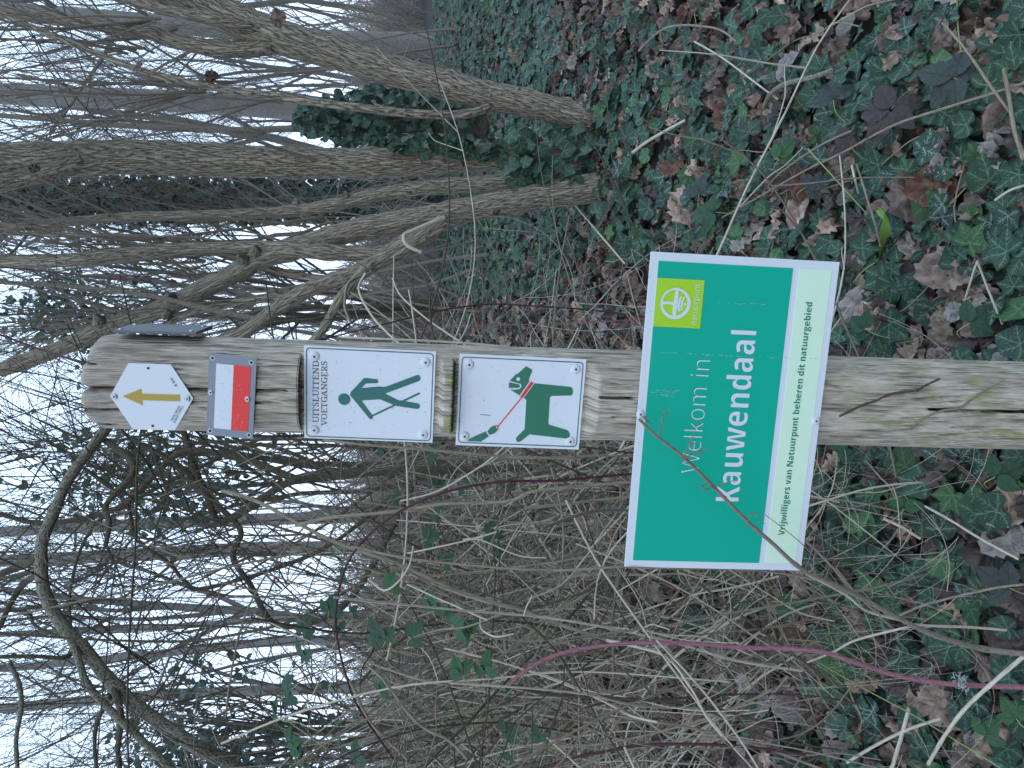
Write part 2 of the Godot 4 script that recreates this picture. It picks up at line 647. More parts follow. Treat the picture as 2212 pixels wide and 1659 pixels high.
# ------------------------------------------------------------------ trees behind
func make_far_wood() -> void:
	var kinds := []
	for k in 3:
		var g := Geo.new()
		var h := 9.0
		grow(g, Vector3.ZERO, Vector3.UP, h, 0.13, 5, 0.75, 0.5, 3, 0.006)
		kinds.append(g.mesh())
	var brush := []
	for k in 3:
		var g := Geo.new()
		for s in 16:
			var p := Vector3(rng.randf_range(-0.7, 0.7), 0, rng.randf_range(-0.7, 0.7))
			grow(g, p, Vector3(rng.randf_range(-0.8, 0.8), 1, rng.randf_range(-0.8, 0.8)), rng.randf_range(0.5, 1.0), 0.009, 2, 0.9, 0.0, 3, 0.005)
		brush.append(g.mesh())
	for k in 3:
		var xf := []
		for s in 24:
			var d := rng.randf_range(24.0, 72.0)
			var x := rng.randf_range(-0.75, 0.75) * d
			if x < -0.08 * d and x > -0.42 * d and s % 3 != 0:
				x = rng.randf_range(0.1, 0.6) * d
			var b := Basis(Vector3.UP, rng.randf() * TAU).scaled(Vector3.ONE * rng.randf_range(0.8, 1.5))
			xf.append(Transform3D(b, Vector3(x, gy(x, -d) - 0.1, -d)))
		var o := scatter("far_wood" if k == 0 else "far_wood_%03d" % k, kinds[k], M.far_twig, xf, [], self)
		tag(o, "bare grey-brown trees of the far wood seen as one haze of twigs", "wood")
	for k in 3:
		var xf := []
		for s in 75:
			var d := 9.0 + 26.0 * rng.randf() * rng.randf()
			var x := rng.randf_range(-0.72, 0.72) * d
			if x > 0.3 * d and d < 15.0:
				d += 7.0
			var b := Basis(Vector3.UP, rng.randf() * TAU).scaled(Vector3.ONE * rng.randf_range(0.7, 1.25) * (0.75 + d * 0.028))
			xf.append(Transform3D(b, Vector3(x, gy(x, -d) - 0.05, -d)))
		var o := scatter("undergrowth" if k == 0 else "undergrowth_%03d" % k, brush[k], M.brush, xf, [], self)
		tag(o, "dry brown twiggy undergrowth between the background trunks", "undergrowth")


# a trunk measured along its middle, with a bare crown above it
func back_tree(called: String, label: String, rows: Array, w0: float, w1: float, m: Material, crown_at := 0.5) -> Node3D:
	var pts := path(rows)
	var d: float = rows[0][2]
	var base: Vector3 = pts[0]
	# carry it down to the ground and up out of the picture
	var foot := Vector3(base.x + (base.x - pts[1].x) * 0.1, gy(base.x, base.z) - 0.1, base.z)
	if foot.y < base.y - 0.05:
		pts.push_front(foot)
	var last: Vector3 = pts[-1]
	var up: Vector3 = (last - pts[-2]).normalized()
	pts.append(last + (up + Vector3.UP) * 1.6)
	pts.append(last + (up + Vector3.UP) * 3.4)
	var o := thing(called, label, "tree", foot)
	var g := Geo.new()
	var p := stroke(g, pts, px(w0, d), px(w1, d) * 0.8, 10, 5, 0, 0.0, 0.1, 0.2)
	part("trunk", g.mesh(foot), m, o)
	var c := Geo.new()
	for k in 9:
		var f := lerpf(crown_at, 1.0, k / 9.0)
		var q := p[int(f * (p.size() - 1))]
		var dir := Vector3(rng.randf_range(-1, 1), rng.randf_range(0.3, 1.0), rng.randf_range(-1, 1))
		grow(c, q, dir, rng.randf_range(1.2, 2.6), px(w1, d) * 0.3, 3, 0.8, 0.35, 3, 0.003)
	part("crown", c.mesh(foot), M.far_twig, o)
	return o

func ivy_cluster(called: String, parent: Node3D, about: Vector3, spots: Array, size: float, mat_id: int) -> void:
	var xf := []
	var cols := []
	for s: Vector3 in spots:
		var b := Basis(Vector3.UP, rng.randf_range(-1.2, 1.2)) * Basis(Vector3.RIGHT, rng.randf_range(0.5, 1.5)) * Basis(Vector3.UP, rng.randf_range(-0.7, 0.7))
		xf.append(Transform3D(b.scaled(Vector3.ONE * size * rng.randf_range(0.7, 1.25)), s - about))
		var t := rng.randf_range(0.7, 1.25)
		cols.append(Color(t, t, t))
	scatter(called, M.ivy_mesh[1], M.ivy[mat_id], xf, cols, parent)

func make_trees() -> void:
	M.dead_mesh = [
		leaf_shape(oak(), Vector2(0, 0.5), -0.1, 0.12, 0.16, 1),
		leaf_shape(ovate(0.36, 12, 0.06, 1), Vector2(0, 0.45), 0.25, 0.25, 0.18, 2),
		leaf_shape(ovate(0.44, 14, 0.08, 2, 0.1), Vector2(0, 0.42), -0.35, 0.1, 0.22, 3),
		leaf_shape(ovate(0.30, 12, 0.05, 3, -0.12), Vector2(0, 0.45), 0.7, 0.35, 0.2, 4),
		leaf_shape(ovate(0.48, 16, 0.14, 4), Vector2(0, 0.4), 0.1, -0.3, 0.28, 5),
		leaf_shape(ovate(0.40, 10, 0.1, 5, 0.2), Vector2(0, 0.42), -0.6, 0.5, 0.25, 6)]
	M.bramble_mesh = [leaf_shape(ovate(0.38, 22, 0.1, 7), Vector2(0, 0.42), 0.16, 0.12, 0.05, 7), leaf_shape(ovate(0.36, 22, 0.12, 8, 0.05), Vector2(0, 0.42), 0.28, 0.2, 0.06, 8)]
	M.ivy_mesh = []
	var halves := [
		[[0, 1.0], [12, 0.83], [24, 0.72], [37, 0.72], [50, 0.82], [63, 0.70], [80, 0.60], [98, 0.60], [114, 0.64], [134, 0.52], [154, 0.36], [174, 0.12]],
		[[0, 0.98], [14, 0.86], [28, 0.78], [42, 0.74], [56, 0.74], [70, 0.68], [88, 0.62], [106, 0.58], [126, 0.52], [150, 0.38], [174, 0.12]],
		[[0, 1.0], [10, 0.76], [22, 0.62], [35, 0.66], [49, 0.84], [61, 0.66], [77, 0.52], [95, 0.56], [111, 0.66], [130, 0.48], [153, 0.32], [174, 0.1]]]
	for k in 3:
		M.ivy_mesh.append(leaf_shape(mirrored(halves[k]), Vector2(0, 0.02), 0.13, 0.1, 0.07, k + 1))
	var g: Geo
	# right of the post
	var ivied := back_tree("ivy_covered_tree", "tall grey trunk wrapped in dark ivy behind the elder stems", [[1000, 440, 10.0], [700, 432, 10.0], [350, 435, 10.0], [0, 428, 10.0]], 62, 52, M.grey_bark)
	var spots := []
	for k in 2600:
		var t := rng.randf()
		var v := lerpf(-60, 960, t)
		var c := at(v, 434, 10.0)
		var ang := rng.randf() * TAU
		var dens := smoothstep(0.1, 0.35, 0.5 + 0.5 * nz.get_noise_2d(v * 0.35, ang * 12.0))
		if rng.randf() < dens:
			spots.append(c + Vector3(cos(ang), 0, sin(ang)) * rng.randf_range(0.19, 0.30))
	ivy_cluster("ivy", ivied, ivied.position, spots, 0.075, 0)
	back_tree("bare_tree", "smooth pale grey trunk standing between the two large right elder stems", [[900, 262, 14.0], [700, 240, 14.0], [350, 217, 14.0], [0, 203, 14.0]], 54, 40, M.grey_bark)
	back_tree("bare_tree", "bluish grey trunk nearest the right edge, seen behind the leaning elder stem", [[912, 93, 12.0], [760, 88, 12.0], [640, 80, 12.0], [330, 50, 12.0], [0, 22, 12.0]], 44, 34, M.grey_bark)
	back_tree("bare_tree", "slender greenish tree forking beside the pale grey trunk", [[880, 283, 9.0], [660, 278, 9.0], [486, 281, 9.0], [260, 271, 9.0], [0, 250, 9.0]], 17, 9, M.twig, 0.35)
	# left of the post
	back_tree("bare_tree", "grey trunk closest to the post on its left", [[900, 1106, 13.0], [694, 1118, 13.0], [382, 1128, 13.0], [0, 1149, 13.0]], 32, 20, M.grey_bark)
	back_tree("bare_tree", "thick dark grey trunk, second left of the post", [[900, 1178, 11.0], [700, 1184, 11.0], [520, 1187, 11.0], [198, 1203, 11.0], [0, 1212, 11.0]], 34, 24, M.grey_bark)
	back_tree("bare_tree", "thin pale tree in the middle of the open sky left of the post", [[880, 1320, 16.0], [555, 1340, 16.0], [312, 1357, 16.0], [0, 1370, 16.0]], 15, 10, M.grey_bark)
	back_tree("bare_tree", "slim grey tree behind the lichened bough", [[880, 1375, 14.0], [520, 1392, 14.0], [312, 1416, 14.0], [0, 1444, 14.0]], 20, 14, M.grey_bark)
	back_tree("bare_tree", "grey trunk at the far left beyond the lichened bough", [[880, 1480, 13.0], [555, 1492, 13.0], [312, 1503, 13.0], [0, 1530, 13.0]], 26, 18, M.grey_bark)
	# evergreen masses hanging on hidden stems
	for e in [[330, 1010, 7.0, 0.8, 650, "dark ivy-covered bush right behind the top of the post"], [150, 668, 8.0, 0.6, 700, "ivy clump hanging in the tree just right of the post top"],
			[480, 1600, 7.0, 0.85, 700, "dark evergreen ivy mass at the far left edge behind the bough"]]:
		var c := at(e[0], e[1], e[2])
		var foot := Vector3(c.x, gy(c.x, c.z) - 0.05, c.z)
		var o := thing("ivy_bush", e[5], "ivy", foot)
		g = Geo.new()
		for k in 5:
			grow(g, foot + Vector3(rng.randf_range(-0.1, 0.1), 0, rng.randf_range(-0.1, 0.1)), c + Vector3(rng.randf_range(-0.4, 0.4), rng.randf_range(-0.3, 0.6), rng.randf_range(-0.3, 0.3)) - foot, (c - foot).length(), 0.03, 2, 0.8, 0.2, 5, 0.006)
		part("stem", g.mesh(foot), M.dark_bark, o)
		spots = []
		while spots.size() < e[4]:
			var q := Vector3(rng.randfn(), rng.randfn(), rng.randfn()) * Vector3(e[3] * 0.36, e[3] * 0.55, 0.25)
			if nz.get_noise_3d(q.x * 70, q.y * 70, q.z * 70) > -0.15:
				spots.append(c + q)
		ivy_cluster("foliage", o, foot, spots, 0.052, 0)
	# the ivied stump between the leaning elder stem and the upright one
	var c2 := at(850, 262, 6.5)
	var foot2 := Vector3(c2.x, gy(c2.x, c2.z) - 0.05, c2.z)
	var stump := thing("ivy_bush", "low ivy-smothered stump between the right elder stems", "ivy", foot2)
	g = Geo.new()
	stroke(g, [foot2, foot2 + Vector3(0.03, 0.5, 0), at(690, 262, 6.5)], 0.14, 0.08, 10, 4, 0, 0, 0.15, 0.2)
	part("stump", g.mesh(foot2), M.dark_bark, stump)
	spots = []
	while spots.size() < 800:
		var v := rng.randf_range(635, 1030)
		var half := lerpf(34, 92, smoothstep(630, 780, v)) * (0.75 + 0.5 * nz.get_noise_1d(v * 1.4))
		spots.append(at(v, 258 + rng.randf_range(-1, 1) * half, 6.5 + rng.randf_range(-0.3, 0.2)))
	ivy_cluster("foliage", stump, foot2, spots, 0.062, 0)


# ------------------------------------------------------------------ the many-stemmed elder right of the post
func make_elder() -> void:
	var foot := on_ground(1290, 330)
	var D := -foot.z
	var o := thing("elder_tree", "large many-stemmed elder with corky furrowed bark right of the post", "tree", foot)
	var trunks := [
		[[[1345, 258, D], [1270, 258, D], [1160, 228, D], [1050, 205, D], [950, 180, D], [800, 140, D], [700, 108, D], [600, 78, D], [500, 38, D], [420, -5, D], [300, -60, D]], 54, 74],
		[[[1310, 325, D + .15], [1200, 335, D + .15], [1000, 342, D + .15], [850, 352, D + .15], [700, 352, D + .15], [500, 348, D + .15], [300, 340, D + .15], [140, 345, D + .15], [0, 352, D + .15], [-150, 350, D + .2]], 56, 78],
		[[[1250, 388, D + .05], [1199, 387, D + .05], [1046, 397, D + .05], [900, 408, D + .05], [800, 424, D + .05], [713, 444, D + .05], [600, 458, D + .1], [451, 465, D + .1], [250, 470, D + .15], [0, 492, D + .2], [-150, 500, D + .2]], 40, 14],
		[[[1325, 402, D - .1], [1250, 410, D - .1], [1150, 427, D - .1], [1000, 456, D - .1], [880, 478, D - .1], [767, 497, D - .1], [660, 530, D - .1], [555, 563, D - .1], [520, 611 - 28, D - .1], [347, 668, D - .1], [243, 702, D - .1], [150, 745, D - .1], [0, 800, D - .1]], 60, 28]]
	for t in trunks:
		var g := Geo.new()
		var pts := path(t[0])
		var p := spline(pts, 6)
		var rad := PackedFloat32Array()
		for k in p.size():
			var f := float(k) / (p.size() - 1)
			var r := px(lerpf(t[1], t[2], f), D)
			r *= 1.0 + 0.35 * exp(-f * 18.0)                              # flare at the foot
			var run := p[k].y
			var knot := exp(-pow((fposmod(run, 0.19) - 0.095) / 0.014, 2.0))
			rad.append(r * (1.0 + 0.16 * knot))
		g.tube(p, rad, 18, 0.11, 0.09, nz2)
		# broken spurs and corky knots
		for k in 7:
			var q := p[rng.randi_range(4, p.size() - 5)]
			var side := Vector3(rng.randf_range(-1, 1), rng.randf_range(-0.2, 0.5), rng.randf_range(-0.1, 1)).normalized()
			var rr := px(t[1], D)
			g.tube(PackedVector3Array([q + side * rr * 0.7, q + side * rr * 1.02, q + side * rr * 1.25]), PackedFloat32Array([rr * 0.5, rr * 0.32, rr * 0.12]), 7, 0.05, 0.5, nz2)
		part("trunk", g.mesh(foot), M.elder, o)
	# main branches
	var limbs := [
		[[[585, 100, D], [485, 107, D], [364, 86, D + .05], [312, 69, D + .05], [150, 45, D + .1], [0, 27, D + .1], [-120, 20, D + .1]], 36, 20],
		[[[560, 60, D - .05], [480, 45, D - .1], [350, 20, D - .1], [250, -10, D - .1]], 26, 18],
		[[[1085, 218, D], [1010, 246, D - .06], [900, 246, D - .12], [767, 232, D - .15], [640, 215, D - .15], [555, 203, D - .15], [416, 180, D - .15], [298, 150, D - .15], [139, 87, D - .15], [0, 30, D - .15]], 20, 10],
		[[[180, 345, D + .1], [100, 372, D + .1], [0, 395, D + .1], [-100, 420, D + .1]], 42, 34],
		[[[700, 350, D + .1], [620, 328, D], [540, 300, D - .1], [430, 275, D - .15], [330, 258, D - .15], [265, 247, D - .2], [230, 215, D - .2], [140, 160, D - .2]], 8, 4],
		[[[880, 520, D - .15], [830, 548, D - .15], [767, 548, D - .15], [640, 540, D - .15], [555, 537, D - .1], [347, 541, D - .1], [173, 560, D - .1], [0, 566, D], [-120, 560, D]], 36, 24],
		[[[960, 480, D - .2], [880, 530, D - .2], [767, 590, D - .2], [676, 622, D - .2], [600, 665, D - .2], [520, 722, D - .2], [430, 752, D - .15], [330, 790, D - .1]], 38, 22],
		[[[800, 572, D - .25], [740, 640, D - .3], [711, 690, D - .3], [690, 722, D - .3], [640, 770, D - .3]], 22, 14],
		[[[720, 605, D - .1], [620, 590, D], [520, 560, D], [420, 525, D], [300, 512, D], [150, 508, D + .1], [0, 503, D + .1]], 16, 9],
		[[[620, 640, D - .1], [500, 655, D - .1], [380, 690, D - .1], [300, 745, D - .1], [200, 830, D - .1]], 18, 10],
		[[[560, 690, D - .2], [450, 668, D - .2], [330, 640, D - .2], [170, 620, D - .2], [0, 610, D - .2]], 12, 7]]
	for t in limbs:
		var g := Geo.new()
		var p := stroke(g, path(t[0]), px(t[1], D), px(t[2], D), 10, 6, 8, 0.16, 0.08, 0.1)
		part("branch", g.mesh(foot), M.elder if t[1] > 15 else M.twig, o)
	# the sprays of young rods
	for s in [[470, 190, 10], [300, 110, 7], [420, 560, 6], [300, 680, 9], [620, 545, 5], [180, 340, 4], [640, 215, 4], [340, 40, 6], [520, 640, 7], [700, 480, 4]]:
		var g := Geo.new()
		for k in s[2]:
			var q := at(s[0] + rng.randf_range(-40, 40), s[1] + rng.randf_range(-14, 14), D + rng.randf_range(-0.15, 0.15))
			var dir := Vector3(rng.randf_range(-0.55, 0.55), 1, rng.randf_range(-0.3, 0.4))
			grow(g, q, dir, rng.randf_range(0.7, 1.5), rng.randf_range(0.004, 0.008), 1, 0.6, 0.25, 3, 0.002)
		part("twig_spray", g.mesh(foot), M.twig, o).set_meta("kind", "stuff")
	# dead side shoot hooked in front of the left trunk
	var hook := Geo.new()
	stroke(hook, path([[960, 470, D - .25], [900, 495, D - .3], [873, 508, D - .32], [880, 530, D - .34], [910, 545, D - .34]]), px(9, D), px(7, D), 8, 5)
	part("dead_shoot", hook.mesh(foot), M.straw, o)
	# ivy climbing the upright stem and round the feet
	var climb := []
	for k in 46:
		var v := rng.randf_range(840, 1090)
		climb.append(at(v, 300 + (v - 840) * 0.06 + rng.randf_range(-4, 30), D + .04))
	for k in 90:
		climb.append(at(rng.randf_range(1090, 1290), rng.randf_range(282, 400), D - rng.randf_range(0.0, 0.2)))
	ivy_cluster("climbing_ivy", o, foot, climb, 0.055, 1)
	# withered leaves caught in the stems
	for s in [[585, 42, 0.09], [290, 148, 0.05], [440, 165, 0.07], [60, 365, 0.05]]:
		var lf := part("withered_leaf", M.dead_mesh[4], M.dead[1], o)
		lf.transform = Transform3D(Basis.from_euler(Vector3(1.2, rng.randf() * 3, 0.6)).scaled(Vector3.ONE * s[2]), at(s[0], s[1], D - 0.2) - foot)


# ------------------------------------------------------------------ the lichened bough leaning in from the left
func make_bough() -> void:
	var D := 2.6
	var rows := [[900, 1960, D + .3], [690, 1800, D + .2], [520, 1664, D + .1], [416, 1607, D], [312, 1537, D], [243, 1475, D], [194, 1416, D], [139, 1354, D], [104, 1298, D], [90, 1239, D], [92, 1170, D], [118, 1104, D + .05], [149, 1035, D + .1], [194, 972, D + .15], [232, 925, D + .2], [290, 870, D + .3]]
	var pts := path(rows)
	var foot := Vector3(pts[0].x - 0.15, gy(pts[0].x, pts[0].z) - 0.05, pts[0].z)
	pts.push_front(foot)
	var o := thing("leaning_tree", "lichen-mottled bough arching over from the left edge to the post top", "tree", foot)
	var g := Geo.new()
	stroke(g, pts, px(31, D), px(19, D), 12, 6, 9, 0.12, 0.12, 0.1)
	part("trunk", g.mesh(foot), M.lichen_bark, o)
	var limbs := [
		[[[139, 1354, D], [165, 1410, D - .03], [185, 1470, D - .05], [222, 1517, D - .05], [347, 1638, D - .05], [430, 1720, D - .05]], 13, 16, "lichen_bark"],
		[[[165, 1400, D], [140, 1420, D - .05], [80, 1418, D - .08], [0, 1419, D - .1], [-80, 1430, D - .1]], 10, 7, "dark_bark"],
		[[[95, 1205, D], [70, 1212, D], [40, 1225, D + .05], [0, 1240, D + .05], [-60, 1262, D + .1]], 18, 13, "dark_bark"],
		[[[88, 1240, D], [50, 1262, D + .1], [20, 1310, D + .1], [0, 1352, D + .1], [-40, 1420, D + .1]], 13, 10, "dark_bark"],
		[[[243, 1478, D], [257, 1518, D - .05], [262, 1560, D - .05], [255, 1620, D - .05], [262, 1680, D - .05]], 14, 9, "dark_bark"],
		[[[238, 1505, D], [210, 1560, D + .05], [205, 1620, D + .05], [215, 1690, D + .05]], 10, 7, "dark_bark"],
		[[[0, 1320, D + .15], [60, 1322, D + .12], [75, 1350, D + .1], [120, 1372, D + .05], [150, 1368, D]], 6, 7, "dark_bark"],
		[[[20, 1430, D], [42, 1480, D], [46, 1530, D], [35, 1600, D], [40, 1680, D]], 10, 8, "lichen_bark"],
		[[[225, 950, D + .2], [290, 1010, D + .1], [230, 1090, D + .1], [236, 1130, D], [228, 1180, D]], 15, 9, "dark_bark"]]
	for t in limbs:
		g = Geo.new()
		stroke(g, path(t[0]), px(t[1], D), px(t[2], D), 8, 6, 7, 0.2, 0.12, 0.08)
		part("branch", g.mesh(foot), M[t[3]], o)
	# second tree's crooked branches between bough and post
	var D2 := 3.1
	var r2 := on_ground(1180, 980)
	var c := thing("crooked_shrub", "crooked dark-barked shrub just left of the post with twisting branches", "shrub", r2)
	for t in [
		[[[1180, 1010, D2], [800, 1020, D2], [640, 1035, D2], [486, 1125, D2], [447, 1069, D2], [416, 1000, D2], [400, 940, D2], [360, 880, D2]], 18, 12],
		[[[900, 1030, D2], [760, 1290, D2], [607, 1353, D2], [541, 1263, D2], [503, 1201, D2], [520, 1145, D2], [461, 1083, D2], [380, 1000, D2], [300, 960, D2]], 13, 11],
		[[[860, 1060, D2 + .1], [690, 1190, D2 + .1], [450, 1270, D2 + .1], [400, 1255, D2 + .1], [364, 1215, D2 + .1], [295, 1163, D2 + .1], [270, 1083, D2 + .1], [180, 1010, D2 + .1]], 9, 8],
		[[[640, 1035, D2 - .1], [520, 990, D2 - .1], [400, 975, D2 - .1], [330, 1030, D2 - .1], [250, 1100, D2 - .1], [100, 1130, D2 - .1], [0, 1110, D2 - .1]], 15, 9],
		[[[700, 1010, D2 + .15], [560, 960, D2 + .15], [430, 1010, D2 + .15], [330, 1060, D2 + .1], [200, 1140, D2 + .1], [150, 1300, D2 + .1], [180, 1480, D2 + .1]], 10, 5]]:
		g = Geo.new()
		stroke(g, path(t[0]), px(t[1], D2), px(t[2], D2), 8, 6, 8, 0.16, 0.12, 0.08)
		part("branch", g.mesh(r2), M.dark_bark, c)
	for s in [[420, 1000, 9], [480, 1130, 9], [560, 1280, 9], [350, 1080, 9], [300, 1200, 9], [450, 1350, 9], [250, 1320, 9], [560, 1480, 8], [380, 1440, 8], [620, 1180, 7], [150, 1100, 8], [130, 960, 8]]:
		g = Geo.new()
		for k in s[2]:
			var q := at(s[0] + rng.randf_range(-60, 60), s[1] + rng.randf_range(-40, 40), D2 + rng.randf_range(-0.4, 0.8))
			var dir := Vector3(rng.randf_range(-0.9, 0.9), rng.randf_range(0.1, 1.2), rng.randf_range(-0.3, 0.4))
			grow(g, q, dir, rng.randf_range(0.35, 0.9), rng.randf_range(0.0025, 0.005), 2, 0.9, 0.1, 2, 0.0014)
		part("twig_spray", g.mesh(r2), M.dark_bark, c).set_meta("kind", "stuff")
	# fine shrubs further back, filling the sky with twigs
	var places := [[820, 1120, 5.2, "the one nearest the post on its left"], [860, 1400, 5.5, "in the middle of the sky below the bough"], [840, 1640, 6.0, "at the far left edge of the picture"],
		[820, 560, 6.5, "behind the elder's left leaning stem"], [830, 640, 7.0, "just right of the post behind the elder branches"], [820, 170, 8.5, "behind the right leaning elder stem"], [860, 60, 8.0, "at the far right edge of the picture"], [850, 520, 9.0, "beside the ivy-covered trunk"], [850, 1300, 9.0, "far off between the left background trunks"], [840, 380, 9.5, "far off behind the upright elder stem"], [860, 120, 11.0, "in the gap beside the leaning elder stem"], [860, 190, 13.0, "beside the pale grey trunk on its right"]]
	for s in places:
		var q := at(s[0], s[1], s[2])
		var f := Vector3(q.x, gy(q.x, q.z) - 0.05, q.z)
		var sh := thing("bare_shrub", "thin bare shrub with fine upright twigs, " + s[3], "shrub", f)
		for k in 3:
			g = Geo.new()
			grow(g, f + Vector3(rng.randf_range(-0.25, 0.25), 0, rng.randf_range(-0.25, 0.25)), Vector3(rng.randf_range(-0.35, 0.35), 1, rng.randf_range(-0.3, 0.3)), rng.randf_range(2.2, 3.6), rng.randf_range(0.010, 0.016), 3, 0.6, 0.35, 4, 0.0022)
			part("stem", g.mesh(f), M.twig if s[1] < 800 else M.dark_bark, sh)


# ------------------------------------------------------------------ the post
const AXIS_Z := -0.045
const RADIUS := 0.075
var cracks := [   # x at the top, x at the bottom, y top, y bottom, half width top, half width bottom, depth
	[0.004, 0.010, 0.46, 0.12, 0.0050, 0.0011, 0.022], [-0.030, -0.024, 0.46, 0.30, 0.0030, 0.0009, 0.016], [-0.060, -0.055, 0.46, 0.38, 0.0026, 0.0008, 0.012],
	[0.040, 0.042, 0.46, 0.40, 0.0028, 0.0010, 0.010], [-0.012, -0.010, 0.27, 0.13, 0.0012, 0.0008, 0.008], [0.006, 0.008, -0.90, -1.30, 0.0012, 0.0016, 0.016],
	[0.012, 0.011, -0.357, -0.42, 0.0012, 0.0010, 0.008], [-0.02, -0.018, -0.38, -0.60, 0.0009, 0.0009, 0.006]]

func post_axis_x(y: float) -> float:
	return -0.0075 + (0.44 - y) * 0.0152

func post_image() -> Array:
	var w := 300
	var h := 1100
	var im := Image.create(w, h, false, Image.FORMAT_RGB8)
	var bump := Image.create(w, h, false, Image.FORMAT_RGB8)
	var f := FastNoiseLite.new()
	f.seed = 77
	f.frequency = 0.02
	f.fractal_octaves = 3
	var pale := Color(0.55, 0.49, 0.40)
	var mid := Color(0.40, 0.34, 0.265)
	var dark := Color(0.13, 0.10, 0.075)
	var algae := Color(0.30, 0.31, 0.13)
	for y in h:
		var t := float(y) / h            # 0 at the top
		for x in w:
			var wob := f.get_noise_2d(x * 0.4, y * 0.12) * 9.0
			var fine := 0.5 + 0.5 * f.get_noise_2d((x + wob) * 13.0, y * 0.7)
			var grain := 0.5 + 0.5 * f.get_noise_2d((x + wob) * 4.5 + 500, y * 0.4)
			var blot := 0.5 + 0.5 * f.get_noise_2d(x * 1.1 + 900, y * 0.5)
			var c := mid.lerp(pale, smoothstep(0.3, 0.7, grain * 0.6 + blot * 0.4))
			c = c.lerp(dark, smoothstep(0.56, 0.80, fine) * 0.8)
			if t < 0.06:
				c = c.lerp(Color(0.40, 0.33, 0.28), 0.5)
			var g := smoothstep(0.52, 0.75, 0.5 + 0.5 * f.get_noise_2d(x * 2.0 + 1500, y * 0.9)) * smoothstep(0.5, 0.8, t) * 0.75
			g = maxf(g, smoothstep(0.5, 0.7, blot) * (0.7 if absf(t - 0.30) < 0.012 else 0.0))
			c = c.lerp(algae, g)
			im.set_pixel(x, y, c.linear_to_srgb())
			var b := clampf(1.0 - fine * 0.6 - (1.0 - grain) * 0.3, 0, 1)
			bump.set_pixel(x, y, Color(b, b, b))
	bump.bump_map_to_normal_map(14.0)
	return [ImageTexture.create_from_image(im), ImageTexture.create_from_image(bump)]

func post_row(y_out: float, y_in: float, clampz: float) -> Array:
	return [y_out, y_in, clampz]

